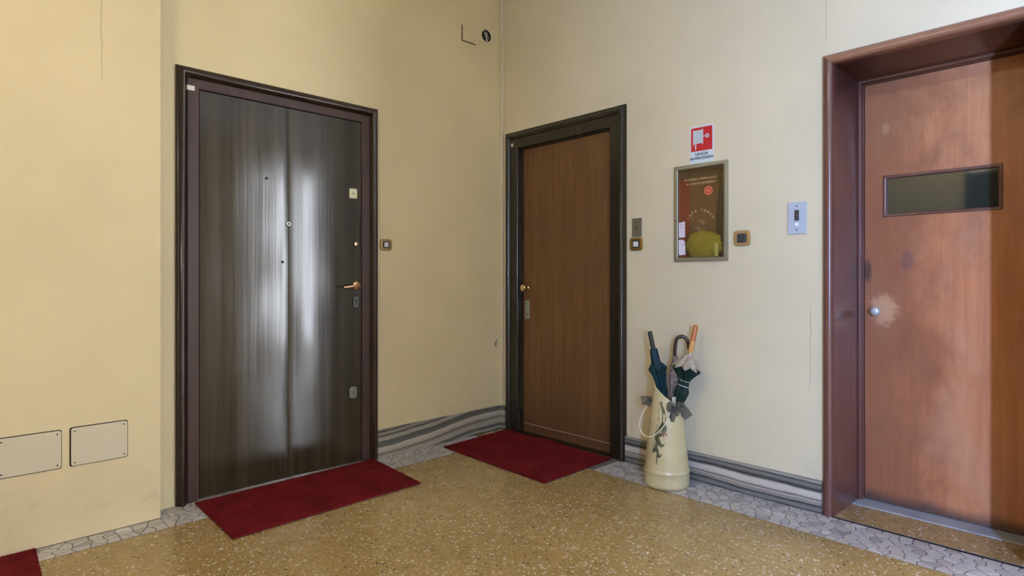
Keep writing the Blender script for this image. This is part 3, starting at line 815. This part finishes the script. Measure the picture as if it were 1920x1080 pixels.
bm = nb(); disc(bm, MB, -1.580, 1.600, .003, .0034, .0265, 8); stk = obj('round_sticker', bm, M_orange, pane)
bm = nb(); disc(bm, MB, -1.580, 1.600, .0034, .0036, .018, 16); obj('sticker_ring', bm, M_orange2, stk)
bm = nb(); disc(bm, MB, -1.580, 1.600, .0036, .0038, .0105, 12); obj('sticker_centre', bm, M_orange, stk)
def paper(pts, name, lines):
    bm = nb(); prism(bm, MB, pts, .0031, .0036); pp = obj(name, bm, M_pap, pane)
    bm = nb()
    for u, z, L in lines: wbox(bm, MB, u, u+L, z, z+.0028, .0036, .0038)
    obj('handwriting', bm, simple('pencil_grey', (.10, .09, .11), .8), pp)
paper([(-1.762, 1.434), (-1.722, 1.440), (-1.721, 1.352), (-1.760, 1.350)], 'paper_tag', [(-1.746, 1.421, .013), (-1.749, 1.402, .005), (-1.741, 1.405, .005), (-1.734, 1.406, .005)])
paper([(-1.762, 1.337), (-1.735, 1.339), (-1.722, 1.327), (-1.718, 1.254), (-1.756, 1.250), (-1.761, 1.262)], 'paper_tag', [(-1.735, 1.322, .003), (-1.744, 1.306, .004), (-1.736, 1.309, .004), (-1.729, 1.312, .006)])
# ---- contents of the cabinet: red hose box, dark nozzle, crumpled yellow bag
bm = nb(); wbox(bm, MB, CU0+.0005, CU0+.004, CZ0+.002, 1.68, -.124, -.004); obj('side_lining', bm, M_cabred, t)['label'] = 'dull red painted side of the cabinet'
hs = empty('fire_hose', MB(-1.510, CZ0, -.07), 'dark hose lance hanging at the right inside the cabinet', 'fire hose')
bm = nb(); tube(bm, smoothpath([MB(-1.545, 1.66, -.095), MB(-1.549, 1.60, -.096), MB(-1.556, 1.53, -.098), MB(-1.558, 1.42, -.098), MB(-1.554, 1.30, -.098), MB(-1.556, 1.24, -.098)]), lambda s: .014+.008*min(1, s*2), 12); obj('lance', bm, M_rubber, hs, True)
bm = nb(); tube(bm, [MB(-1.545, 1.655, -.095), MB(-1.545, 1.675, -.095)], .019, 12); obj('nozzle_collar', bm, M_darkhole, hs)
bm = nb(); bmesh.ops.create_uvsphere(bm, u_segments=64, v_segments=40, radius=1)
for v in bm.verts:
    c = v.co.copy()
    f = .93+.20*mnoise.noise(c*2.1+Vector((3, 1, 2)))+.16*(.5-abs(mnoise.noise(c*3.7))*2)+.09*(.5-abs(mnoise.noise(c*8))*2)+.04*(.5-abs(mnoise.noise(c*17))*2)+.22*max(0, mnoise.noise(Vector((c.x*3.3, 1.7, 4.2))))*max(0, c.z)
    k = .5+.5*c.z
    v.co = MB(-1.632, 1.305, -.042)+Vector((c.x*.118*f*(1.05-.15*k), c.y*.030*f, c.z*(.078 if c.z > 0 else .072)*f))
    v.co.z = max(v.co.z, CZ0+.001); v.co.y = max(v.co.y, YB+.010); v.co.y = min(v.co.y, YB+.074); v.co.x = min(max(v.co.x, CU0+.006), CU1-.002)
M_bag, nt, b = newmat('translucent_yellow_plastic'); setp(b, Base_Color=(.50, .46, .035, 1), Roughness=.2, Transmission_Weight=.15)
n_ = noise(nt, coords(nt), 35, 4, .6, 1.5); bump(nt, b, n_.outputs[0], .9, .02)
bag = empty('plastic_bag', MB(-1.618, CZ0, -.07), 'crumpled yellow plastic bag on the floor of the glazed hose cabinet', 'bag')
obj('bag_body', bm, M_bag, bag, True)
bm = nb()
for k in range(11):   # gathered neck of the bag: crumpled points
    u = -1.70+k*.0135+random.uniform(-.005, .005); h = random.uniform(.018, .040)*(1.2 if 3 < k < 8 else .7); zb = 1.345
    a, b_, c_, d_ = MB(u-.012, zb, -.05), MB(u+.012, zb+.004, -.045), MB(u+random.uniform(-.01, .014), zb+.012+h, -.035-random.random()*.02), MB(u, zb, -.075)
    vs = [bm.verts.new(q) for q in (a, b_, c_, d_)]
    for t3 in ((0, 1, 2), (1, 3, 2), (3, 0, 2), (0, 3, 1)): bm.faces.new([vs[i_] for i_ in t3])
obj('bag_neck', bm, M_bag, bag)
bm = nb(); wbox(bm, MB, -1.556, -1.534, 1.240, 1.312, -.026, -.012); bevel_all(bm, .003, 2)
for v in bm.verts: v.co.x += .003*mnoise.noise(v.co*50)
obj('folded_strip', bm, simple('pale_yellow_plastic', (.55, .55, .18), .3), bag)

# ---- cover plates low on the left wall
def cover(u0, u1, z0, z1, gapl, label):
    t = empty('cover_plate', MP((u0+u1)/2, z0, 0), label, 'cover plate', None)
    bm = nb(); plate(bm, MP, u0-.002-gapl, u1+.002, z0-.003, z1+.004, 0, .0008, .010, 4); obj('shadow_gap', bm, M_darkhole, t)
    bm = nb(); plate(bm, MP, u0, u1, z0, z1, .0008, .0045, .010, 4, .001)
    o = obj('plate', bm, M_plate, t)
    for v in o.data.vertices:     # bent edge
        w_ = v.co+wloc(t)
        if w_.y < u0+.04: v.co.x += gapl*1.2*(u0+.04-w_.y)/.04
    for su in (u0+.013, u1-.013):
        for sz in (z0+.014, z1-.014):
            bm = nb(); disc(bm, MP, su, sz, .004, .0056 + (gapl if su < u0+.02 else 0)*.8, .0032, 10); obj('screw', bm, M_darkhole, t)
cover(.166, .372, .320, .478, 0, 'cream cover plate low on the left wall, at the edge of the frame')
cover(.405, .611, .320, .481, .003, 'slightly bent cream cover plate low on the left wall, nearer the dark door')
# ---- blank square plate and open junction hole high on the left wall
t = empty('blanking_plate', ML(2.71, 2.79, 0), 'loose square painted blanking plate high on the wall near the corner', 'cover plate')
bm = nb(); plate(bm, ML, 2.640, 2.768, 2.790, 2.902, 0, .0008, .003, 2); obj('shadow_gap', bm, M_darkhole, t)
bm = nb(); plate(bm, ML, 2.648, 2.772, 2.797, 2.905, .0008, .006, .004, 3, .001); obj('plate', bm, M_wall_l, t)
t = empty('junction_hole', ML(2.872, 2.86, 0), 'round open wiring hole beside the square plate near the ceiling', 'wiring box')
bm = nb(); wlathe(bm, ML, 2.872, 2.888, [(.043, -.0005), (.043, .002), (.038, .003), (.036, .001), (.0001, .0008)], 24); obj('box_rim', bm, M_black, t)
M_wire = simple('grey_white_wire', (.5, .48, .45), .4)
for k, pts in enumerate(([(2.850, 2.912), (2.848, 2.895), (2.860, 2.875), (2.872, 2.862), (2.885, 2.866)], [(2.862, 2.908), (2.868, 2.890), (2.876, 2.882), (2.894, 2.880)])):
    bm = nb(); tube(bm, smoothpath([ML(u, z, .006+.006*math.sin(i*1.3+k)) for i, (u, z) in enumerate(pts)]), .0042, 7); obj('wire', bm, M_wire, t, True)
bm = nb(); disc(bm, ML, 2.872, 2.853, .002, .010, .0075, 10); obj('terminal', bm, M_wire, t)
# ---- small bell-wire ring low in the corner
t = empty('wire_clip', ML(2.972, .62, 0), 'small cream clip on the cable duct above the marble skirting', 'wire clip')
bm = nb(); wlathe(bm, ML, 2.968, .640, [(.018, 0), (.018, .006), (.013, .010), (.009, .006), (.0001, .006)], 18); autosm(obj('clip_ring', bm, M_plate, t))
bm = nb(); tube(bm, smoothpath([ML(2.968, .625, .006), ML(2.955, .618, .014), ML(2.950, .640, .014), ML(2.962, .662, .012), ML(2.975, .668, .006)]), .002, 6); obj('wire_loop', bm, M_darkhole, t, True)

# ================================================================= MATS
def mat_(corners, label, seed, bend=None, pile=26000):
    """corners A (back-left) B (back-right) C_ (front-right) D (front-left) on the floor"""
    rnd = random.Random(seed)
    A, B, Cc, D = [Vector((x, y, 0)) for x, y in corners]
    cen = (A+B+Cc+D)/4; T = .009
    base_z = .0025
    t = empty('door_mat', (cen.x, cen.y, 0), label, 'mat')
    def S(a, b): return (A*(1-a)+B*a)*(1-b)+(D*(1-a)+Cc*a)*b
    def Z(a, b):
        z = base_z
        if bend: z += bend(a, b)
        return z
    nu, nv = 60, 34
    for nm, z0, z1, m, ins in (('backing', 0, .003, M_cback, 0), ('pile', .003, T, M_carpet, .0015)):
        bm = nb(); G = {}
        for i in range(nu+1):
            for j in range(nv+1):
                a, b = i/nu, j/nv; p = S(a, b)
                edge = i in (0, nu) or j in (0, nv)
                if edge: p = p+(p-cen).normalized()*(mnoise.noise(p*30)*.003 - ins)
                zz = Z(a, b)
                top = z1+(mnoise.noise(p*90)*.0012 if nm == 'pile' else 0)-(.002 if edge and nm == 'pile' else 0)
                G[i, j, 1] = bm.verts.new((p.x, p.y, zz+top)); 
                if edge: G[i, j, 0] = bm.verts.new((p.x, p.y, zz+z0))
        for i in range(nu):
            for j in range(nv): bm.faces.new((G[i, j, 1], G[i+1, j, 1], G[i+1, j+1, 1], G[i, j+1, 1]))
        for i in range(nu):
            for j in (0, nv): bm.faces.new((G[i, j, 0], G[i+1, j, 0], G[i+1, j, 1], G[i, j, 1]))
        for j in range(nv):
            for i in (0, nu): bm.faces.new((G[i, j, 0], G[i, j+1, 0], G[i, j+1, 1], G[i, j, 1]))
        obj(nm, bm, m, t)
    # tufts
    vs, fs = [], []
    for k in range(pile):
        a, b = rnd.random(), rnd.random(); p = S(a, b); z = Z(a, b)+T-.001
        an = rnd.uniform(0, 2*PI); w_ = .0012; h = rnd.uniform(.002, .0045); l = rnd.uniform(-.0025, .0025), rnd.uniform(-.0025, .0025)
        dx, dy = w_*math.cos(an), w_*math.sin(an)
        i0 = len(vs); p = p-Vector((cen.x, cen.y, 0))
        vs += [(p.x-dx, p.y-dy, z), (p.x+dx, p.y+dy, z), (p.x+l[0], p.y+l[1], z+h)]; fs.append((i0, i0+1, i0+2))
    me = bpy.data.meshes.new('tufts'); me.from_pydata(vs, [], fs); me.update()
    o = link('tufts', me, M_carpet, t); o['kind'] = 'stuff'
    return t
mat_([(-3.205, .912), (-3.215, 1.925), (-2.665, 1.886), (-2.656, .904)], 'long burgundy carpet mat in front of the glossy dark door', 3, pile=45000)
mat_([(-3.135, 3.035), (-2.250, 3.035), (-2.199, 2.368), (-3.134, 2.393)][0:4] and [(-3.165, 3.004), (-2.203, 2.992), (-2.199, 2.372), (-3.130, 2.396)], 'burgundy carpet mat in front of the brown door in the corner', 5,
     bend=lambda a, b: .010*math.exp(-((a-.45)/.12)**2-((b)/.12)**2), pile=45000)
mat_([(-3.118, -.55), (-3.121, .288), (-2.60, .270), (-2.60, -.56)], 'corner of a burgundy mat at the bottom left edge of the frame', 9, pile=20000)

# ================================================================= UMBRELLA STAND
SC = Vector((-1.734, 2.846, 0)); SR = Vector((.854, .52, 0)); CF = Vector((.52, -.854, 0))
ZB = .0026
def P(s, c, z): return SC+SR*s+CF*c+Vector((0, 0, z))
def px(x, y, c=0.0):
    d = 3.225-c; k = 1112/d
    return (x-1251)/k, 1.12-(y-522)/k
def Q(x, y, c=0.0):
    s, z = px(x, y, c); return P(s, c, z)
def rs(z):
    pr = [(0, .117), (.03, .119), (.088, .1195), (.093, .1165), (.12, .114), (.2, .1065), (.3, .096), (.4, .085), (.5, .075), (.56, .070)]
    for (a, ra), (b, rb) in zip(pr, pr[1:]):
        if z <= b: return ra+(rb-ra)*(z-a)/(b-a)
    return pr[-1][1]
def rim(th):
    s = math.cos(th); return .477-.056*s+.006*max(0, math.sin(th))+.003*math.cos(2*th)
st = empty('umbrella_stand', (SC.x, SC.y, 0), 'tall cream tapered jug-shaped umbrella stand with painted flowers against the wall', 'umbrella stand')
bm = nb(); n = 64; zl = [0, .004, .02, .05, .080, .084, .088, .0925, .097, .101] + [.101+(1-.101)*k/14 for k in range(1, 15)]
R = []
for k, f in enumerate(zl):
    row = []
    for i in range(n):
        th = 2*PI*i/n; H = rim(th); z = f if k <= 9 else .101+(H-.101)*((f-.101)/(1-.101))
        r = rs(z) + (.0022 if k in (5, 7) else (-.0012 if k == 6 else 0)) - (.003 if k == 0 else 0)
        row.append(bm.verts.new(P(r*math.cos(th), r*math.sin(th), z+ZB)))
    R.append(row)
for k in range(14, -1, -1):
    row = []
    for i in range(n):
        th = 2*PI*i/n; H = rim(th); z = .02+(H-.02)*k/14; r = rs(z)-.006
        row.append(bm.verts.new(P(r*math.cos(th), r*math.sin(th), z+ZB+(.0015 if k == 14 else 0))))
    R.append(row)
for a, b in zip(R, R[1:]):
    for i in range(n): bm.faces.new((a[i], a[(i+1) % n], b[(i+1) % n], b[i]))
bm.faces.new(R[0][::-1]); bm.faces.new(R[-1])
M_stand, nt, b = newmat('cream_enamel')
n1 = noise(nt, coords(nt), 9, 5, .6); c = mix(nt, maprange(nt, n1.outputs[0], .35, .7), (.60, .505, .285), (.53, .44, .24))
n2 = noise(nt, coords(nt), 60, 4, .7); c = mix(nt, maprange(nt, n2.outputs[0], .66, .74, 0, .5), c, (.30, .24, .14))
s = sepxyz(nt); c = mix(nt, maprange(nt, s[2], 0.0, .02, .7, 0), c, (.25, .19, .10))
nt.links.new(c, b.inputs['Base Color']); b.inputs['Roughness'].default_value = .3
autosm(obj('body', bm, M_stand, st), 60)
# painted flowers: thin relief following the surface
def brush(bm, pts, ws, h=.0009):
    pp = smoothpath([Vector((x, y, 0)) for x, y in pts], 5); L = len(pp)-1; rows = []
    for i, p in enumerate(pp):
        t = i/L; w_ = ws[0]
        f = t*(len(ws)-1); k = min(int(f), len(ws)-2); w_ = ws[k]+(ws[k+1]-ws[k])*(f-k)
        d = (pp[min(i+1, L)]-pp[max(i-1, 0)]).normalized(); nrm = Vector((-d.y, d.x, 0))
        row = []
        for m_ in (-1, -.4, .4, 1):
            q = p+nrm*w_*m_
            s_, z_ = px(q.x, q.y, .10); r = rs(z_)+h; s_ = max(-r*.999, min(r*.999, s_))
            s_, z_ = px(q.x, q.y, math.sqrt(max(0, r*r-s_*s_))); s_ = max(-r*.999, min(r*.999, s_))
            row.append(bm.verts.new(P(s_, math.sqrt(max(0, r*r-s_*s_)), z_)))
        rows.append(row)
    for a, b in zip(rows, rows[1:]):
        for i in range(3):
            try: bm.faces.new((a[i], a[i+1], b[i+1], b[i]))
            except ValueError: pass
leaf_strokes = [
    ([(1242, 754), (1239, 762), (1240, 776), (1238, 792), (1231, 806), (1226, 815)], [.6, 4, 6.5, 8.5, 6, 2]),
    ([(1243, 792), (1245, 802), (1240, 812), (1232, 820)], [1, 5, 6, 2]),
    ([(1232, 764), (1232, 786), (1229, 806)], [2, 4.5, 3]),
    ([(1228, 768), (1225, 796), (1223, 826)], [1, 2.5, 2.5]),
    ([(1229, 806), (1224, 824), (1221, 848), (1218, 868)], [3, 5, 3.5, .6]),
    ([(1232, 812), (1230, 832), (1227, 850)], [3, 4.5, 2]),
    ([(1233, 820), (1236, 830), (1241, 837), (1247, 834)], [2.5, 3, 2.2, .5]),
    ([(1231, 832), (1234, 848), (1237, 858), (1242, 853)], [1, 1.8, 1.6, .6]),
    ([(1234, 850), (1233, 862), (1232, 874)], [.8, .9, .4])]
bm = nb()
for p_, w_ in leaf_strokes: brush(bm, p_, [x*1.35 for x in w_])
M_leafp, nt, b = newmat('olive_green_paint'); n1 = noise(nt, coords(nt), 60, 4, .6)
nt.links.new(mix(nt, maprange(nt, n1.outputs[0], .4, .6), (.045, .05, .025), (.13, .13, .07)), b.inputs['Base Color']); b.inputs['Roughness'].default_value = .45
obj('painted_leaves', bm, M_leafp, st)['label'] = 'dark olive painted leaves'
bm = nb(); brush(bm, [(1249, 803), (1251, 812), (1252, 828)], [5, 11, 4], .0006)
brush(bm, [(1236, 812), (1243, 818), (1248, 826)], [2, 5, 3], .0006)
o = obj('painted_rose', bm, simple('faded_pink_paint', (.58, .44, .27), .4), st); o['label'] = 'faded pink painted rose'
bm = nb()
brush(bm, [(1242, 811), (1247, 814), (1253, 818)], [.8, 1.6, .5], .0010); brush(bm, [(1246, 806), (1248, 812), (1252, 816)], [.6, 1.6, .6], .0010); brush(bm, [(1240, 817), (1245, 819), (1249, 820)], [.5, 1.2, .4], .0010)
obj('painted_petal_stroke', bm, simple('brown_red_paint', (.30, .15, .09), .5), st)
# lugs, wire bail and ribbon bows
def lug(x, y, c):
    s_, z_ = px(x, y, c); q = P(s_, c, z_); out = (SR*s_+CF*c).normalized(); tang = Vector((0, 0, 1)).cross(out)
    bm = nb()
    r = bmesh.ops.create_cube(bm, size=1)
    for v in r['verts']: v.co = q+out*(v.co.x*.005)+tang*(v.co.y*.026)+Vector((0, 0, v.co.z*.036))
    bevel_all(bm, .002, 2)
    o = obj('lug', bm, simple('chipped_white_enamel', (.62, .58, .46), .4), st)
    bm = nb(); tube(bm, [q+out*.002, q+out*.008], .004, 10); obj('rivet', bm, M_steel, o)
    return q, out, tang
q1, o1, g1 = lug(1264, 750, .040)
q2, o2, g2 = lug(1223, 752, -.030)
wp = [(1264, 750, .055), (1259, 765, .082), (1253, 785, .105), (1244, 802, .118), (1232, 815, .122), (1219, 821.5, .115), (1208, 818, .10), (1201.5, 805, .08), (1203, 787, .055), (1212, 768, .015), (1221, 755, -.02)]
bm = nb(); tube(bm, smoothpath([Q(*p_) for p_ in wp], 6), .0031, 8); obj('wire_handle', bm, simple('ivory_coated_wire', (.66, .60, .46), .35), st, True)
M_rib, nt, b = newmat('grey_green_organza'); setp(b, Base_Color=(.12, .12, .095, 1), Roughness=.45, Alpha=.72)
def ribbon(pts, ws, tw=0.0, dirv=None):
    """pts (x, y, c) px path, widths px"""
    bm = nb(); pp = smoothpath([Vector(p_) for p_ in pts], 6); L = len(pp)-1; rows = []
    for i, p in enumerate(pp):
        t = i/L; f = t*(len(ws)-1); k = min(int(f), len(ws)-2); w_ = ws[k]+(ws[k+1]-ws[k])*(f-k)
        d = pp[min(i+1, L)]-pp[max(i-1, 0)]; d = Vector((d.x, d.y, 0)).normalized(); nrm = Vector((-d.y, d.x, 0))
        row = []
        for m_ in (-1, -.33, .33, 1):
            q = p+nrm*w_*m_; row.append(bm.verts.new(Q(q.x, q.y, p.z+.006*math.sin(m_*2.5+t*4))))
        rows.append(row)
    for a, b in zip(rows, rows[1:]):
        for i in range(3): bm.faces.new((a[i], a[i+1], b[i+1], b[i]))
    bmesh.ops.solidify(bm, geom=list(bm.faces), thickness=.0006)
    return bm
def bow(parts):
    o = None
    for p_, w_ in parts:
        bm = ribbon(p_, w_)
        if o is None: o = obj('ribbon_bow', bm, M_rib, st, True); o['label'] = 'grey-green sheer ribbon bow'
        else: obj('ribbon_loop', bm, M_rib, o, True)
bow([([(1262, 762, .07), (1272, 764, .06), (1281, 769, .05), (1291, 781, .05)], [4, 9, 10, 8.5]),
     ([(1266, 762, .075), (1263, 772, .085), (1260, 782, .09), (1258, 790, .09)], [5, 6, 7, 6.5]),
     ([(1266, 764, .085), (1258, 758, .09), (1257, 768, .10), (1266, 770, .09)], [3, 6, 6, 3]),
     ([(1268, 764, .085), (1274, 757, .08), (1280, 763, .07), (1270, 768, .085)], [3, 6, 6, 3]),
     ([(1266, 768, .095), (1272, 772, .10), (1270, 778, .10), (1266, 775, .10)], [2, 2.5, 2.5, 2])])
bow([([(1223, 752, -.03), (1215, 752, -.03), (1205, 753, -.03)], [4, 8, 8]),
     ([(1224, 752, .00), (1220, 757, .01), (1218, 764, .01)], [4, 7, 5]),
     ([(1225, 748, .00), (1222, 750, .02), (1226, 756, .02)], [4, 5, 3])])

# ================================================================= UMBRELLAS
def fab(name, c1, c2, scale=40, rough=.6):
    m, nt, b = newmat(name); n1 = noise(nt, coords(nt), scale, 4, .6)
    nt.links.new(mix(nt, maprange(nt, n1.outputs[0], .35, .65), c1, c2), b.inputs['Base Color']); b.inputs['Roughness'].default_value = rough
    b.inputs['Specular IOR Level'].default_value = .25; return m
M_teal = fab('deep_teal_cloth', (.003, .022, .030), (.006, .036, .046))
M_green = fab('bottle_green_cloth', (.004, .020, .015), (.008, .034, .026))
M_creamc = fab('cream_cloth', (.31, .26, .20), (.42, .35, .27))
def plaid():
    m, nt, b = newmat('grey_beige_paisley_cloth'); n1 = noise(nt, coords(nt), 30, 5, .7, 2); r = ramp(nt, [(.35, (.045, .035, .045)), (.5, (.16, .125, .11)), (.62, (.28, .21, .16))])
    nt.links.new(n1.outputs[0], r.inputs[0]); nt.links.new(r.outputs[0], b.inputs['Base Color']); b.inputs['Roughness'].default_value = .6
    return m
M_plaid = plaid()
def folded(axis, prof, pleats, amp, jag=None, n=96, phase=0.0, twist=0.0, wob=.0):
    """pleated cloth about a 3-point axis; prof = (t along axis top to tip, radius)"""
    bm = nb(); R = []
    for k, (t, r) in enumerate(prof):
        c = axis(t); d = (axis(min(1, t+.01))-axis(max(0, t-.01))).normalized()
        a = SR-d*SR.dot(d); a.normalize(); b = d.cross(a)
        row = []
        for i in range(n):
            th = 2*PI*i/n; ph = th*pleats+phase+twist*t
            tri = 2/PI*math.asin(math.sin(ph))
            rr = r*(1+amp*tri+wob*math.sin(th*2+t*9))
            off = 0
            if jag and k in jag: off = jag[k]*tri
            row.append(bm.verts.new(c+(a*math.cos(th)+b*math.sin(th))*rr+d*off))
        R.append(row)
    for a, b in zip(R, R[1:]):
        for i in range(n): bm.faces.new((a[i], a[(i+1) % n], b[(i+1) % n], b[i]))
    bm.faces.new(R[-1])
    return bm
def mkaxis(p0, p1): return lambda t: p0+(p1-p0)*t
def zt_of(p0, p1): return lambda z: (p0.z-z)/(p0.z-p1.z)
# --- 1 teal with straight black handle
a0 = Q(1220, 622, -.035); s_, z_ = px(1240, 722, -.02); a1m = P(s_, -.02, z_); d = (a1m-a0); a1 = a0+d*((a0.z-.035)/(a0.z-a1m.z)); a1 = a1+CF*(-.068-(a1-SC).dot(CF))
ax = mkaxis(a0, a1); T = zt_of(a0, a1)
u1 = empty('umbrella', (a1.x, a1.y, .03), 'folded deep teal umbrella with straight black handle, left in the stand', 'umbrella', 'folded umbrellas in the cream stand')
bm = nb(); L = [(0, .006), (.002, .0115), (.006, .0132), (.03, .0135), (.09, .0125), (.14, .0115), (.142, .006)]
tube(bm, [ax(t) for t, _ in L], lambda f: .0128, 16); autosm(obj('handle', bm, simple('black_green_rubber', (.018, .024, .018), .35), u1), 50)
bm = nb(); tube(bm, [ax(T(a0.z-.08)), ax(1)], .004, 8); sh = obj('shaft', bm, M_steel, u1, True)
z = lambda py: px(0, py)[1]
bm = folded(ax, [(T(z(655)), .010), (T(z(657)), .0195), (T(z(665)), .021), (T(z(678)), .023), (T(z(688)), .026), (T(z(697)), .022)], 5, .13, None, 60, 1.0, 14); obj('canopy_collar', bm, M_teal, u1, True)
bm = folded(ax, [(T(z(684)), .030), (T(z(691)), .047), (T(z(693)), .045), (T(z(702)), .037), (T(z(712)), .031), (T(z(724)), .026), (T(.4), .022), (T(.2), .016), (T(.06), .006)], 5, .16, {0: .004, 1: .009, 2: .006}, 90, .3, 3); obj('canopy', bm, M_teal, u1, False)
# --- 2 dark crook handle, grey-beige cloth
b0 = Q(1267, 660, -.055); s_, z_ = px(1259, 722, -.035); bm_ = P(s_, -.035, z_); d = bm_-b0; b1 = b0+d*((b0.z-.035)/(b0.z-bm_.z)); b1 = P(.0, -.008, .035)
ax = mkaxis(b0, b1); T = zt_of(b0, b1)
u2 = empty('umbrella', (b1.x, b1.y, .03), 'folded grey-beige patterned umbrella with dark wooden crook handle, behind the others', 'umbrella', 'folded umbrellas in the cream stand')
bm = nb(); tube(bm, smoothpath([Q(x, y, -.055) for x, y in ((1265.5, 672), (1266, 655), (1267, 643), (1270, 634), (1277, 630), (1284, 632), (1288.5, 638), (1291, 647), (1291, 654))], 6), lambda t: .0098 if t < .97 else .008, 14)
obj('crook_handle', bm, simple('dark_brown_wood', (.030, .009, .007), .25), u2, True)
bm = nb(); tube(bm, [ax(0), ax(1)], .004, 8); obj('shaft', bm, M_steel, u2, True)
bm = folded(ax, [(T(z(669)), .008), (T(z(671)), .013), (T(z(685)), .018), (T(z(698)), .024), (T(z(706)), .036), (T(z(716)), .034), (T(z(730)), .028), (T(.38), .022), (T(.1), .008)], 6, .15, None, 72, .5, 8); obj('canopy', bm, M_plaid, u2, True)
# --- 3 two-tone wooden handle, cream bordered green cloth
c0 = Q(1304, 608, .0); s_, z_ = px(1274, 752, .0); cm = P(s_, .0, z_); d = cm-c0; c1 = c0+d*((c0.z-.035)/(c0.z-cm.z)); c1 = c1+CF*(.030-(c1-SC).dot(CF))
ax = mkaxis(c0, c1); T = zt_of(c0, c1)
u3 = empty('umbrella', (c1.x, c1.y, .03), 'folded bottle green umbrella with cream border and orange wooden handle', 'umbrella', 'folded umbrellas in the cream stand')
def capped(axf, t0, t1, r0, r1, dome=True, n=18):
    p0, p1 = axf(t0), axf(t1); d = (p1-p0).normalized(); a = d.orthogonal().normalized(); b = d.cross(a); bm = nb(); R = []
    pr = ([(0.0, .05), (.0012, .45), (.004, .75), (.009, .95)] if dome else [(0.0, 1)])
    L = (p1-p0).length
    for dd, f in pr+[(L*.5, 1.0), (L, r1/r0)]:
        R.append([bm.verts.new(p0+d*dd+(a*math.cos(2*PI*i/n)+b*math.sin(2*PI*i/n))*r0*f) for i in range(n)])
    for x, y in zip(R, R[1:]):
        for i in range(n): bm.faces.new((x[i], x[(i+1) % n], y[(i+1) % n], y[i]))
    bm.faces.new(R[0][::-1]); bm.faces.new(R[-1]); return bm
h3 = autosm(obj('handle', capped(ax, 0, T(z(638)), .0135, .0145), simple('orange_brown_wood', (.42, .13, .035), .25), u3), 60)
o = autosm(obj('handle_ferrule', capped(ax, T(z(638)), T(z(660)), .0142, .011, False), simple('honey_wood', (.58, .30, .09), .3), u3), 60); o['label'] = 'lighter honey coloured lower handle'
bm = nb(); tube(bm, [ax(T(z(659))), ax(1)], .004, 8); obj('shaft', bm, M_steel, u3, True)
bm = nb(); tube(bm, [ax(T(z(660))), ax(T(z(668)))], .012, 12); obj('runner', bm, M_steel, u3, True)
edge = {3: .012, 4: .006}
bm = folded(ax, [(T(z(664)), .016), (T(z(668)), .026), (T(z(677)), .047), (T(z(688)), .069)], 8, .20, {1: .002, 2: .005, 3: .009}, 96, .4, 0)
obj('cream_border', bm, M_creamc, u3)['label'] = 'cream scalloped border'
bm = folded(ax, [(T(z(670)), .030), (T(z(678)), .047), (T(z(688)), .065), (T(z(689.5)), .066), (T(z(700)), .045), (T(z(708)), .031), (T(z(714)), .0255), (T(z(722)), .027), (T(z(733)), .035), (T(z(742)), .029), (T(z(753)), .019), (T(.3), .016), (T(.08), .007)], 8, .12, {1: .002, 2: .007, 3: .008, 4: .004}, 96, .4, 0); obj('canopy', bm, M_green, u3)
for py in (711.5, 721):
    bm = nb(); c = ax(T(z(py))); r = .0285; d = (ax(1)-ax(0)).normalized(); a = (SR-d*SR.dot(d)).normalized(); b = d.cross(a)
    ring = [c+(a*math.cos(2*PI*i/28)+b*math.sin(2*PI*i/28))*r + d*(.003*math.cos(2*PI*i/28)) for i in range(29)]
    tube(bm, ring, .0019, 6, False); obj('strap_cord', bm, simple('white_cord', (.65, .66, .60), .6), u3, True)

# ================================================================= LAMPS (out of the frame)
def lamp(x, y, power, label):
    t = empty('ceiling_lamp', (x, y, ZC-.08), label, 'ceiling lamp')
    bm = nb(); tube(bm, [(x, y, ZC-.03), (x, y, ZC)], .15, 24); obj('lamp_base', bm, M_brass_old, t, True)
    me, nt, b = newmat('glowing_opal_glass'); b.inputs['Emission Color'].default_value = (1, .90, .68, 1); b.inputs['Emission Strength'].default_value = power/(PI*4*PI*.02)/1.0
    bm = nb(); bmesh.ops.create_uvsphere(bm, u_segments=24, v_segments=12, radius=.14)
    for v in bm.verts: v.co = Vector((v.co.x+x, v.co.y+y, ZC-.03+min(0, v.co.z)*.6))
    obj('lamp_shade', bm, me, t, True)
lamp(-1.25, -.85, WARM, 'round opal ceiling lamp behind the camera')
lamp(.6, 1.97, WARM*.02, 'round opal ceiling lamp near the lift door')
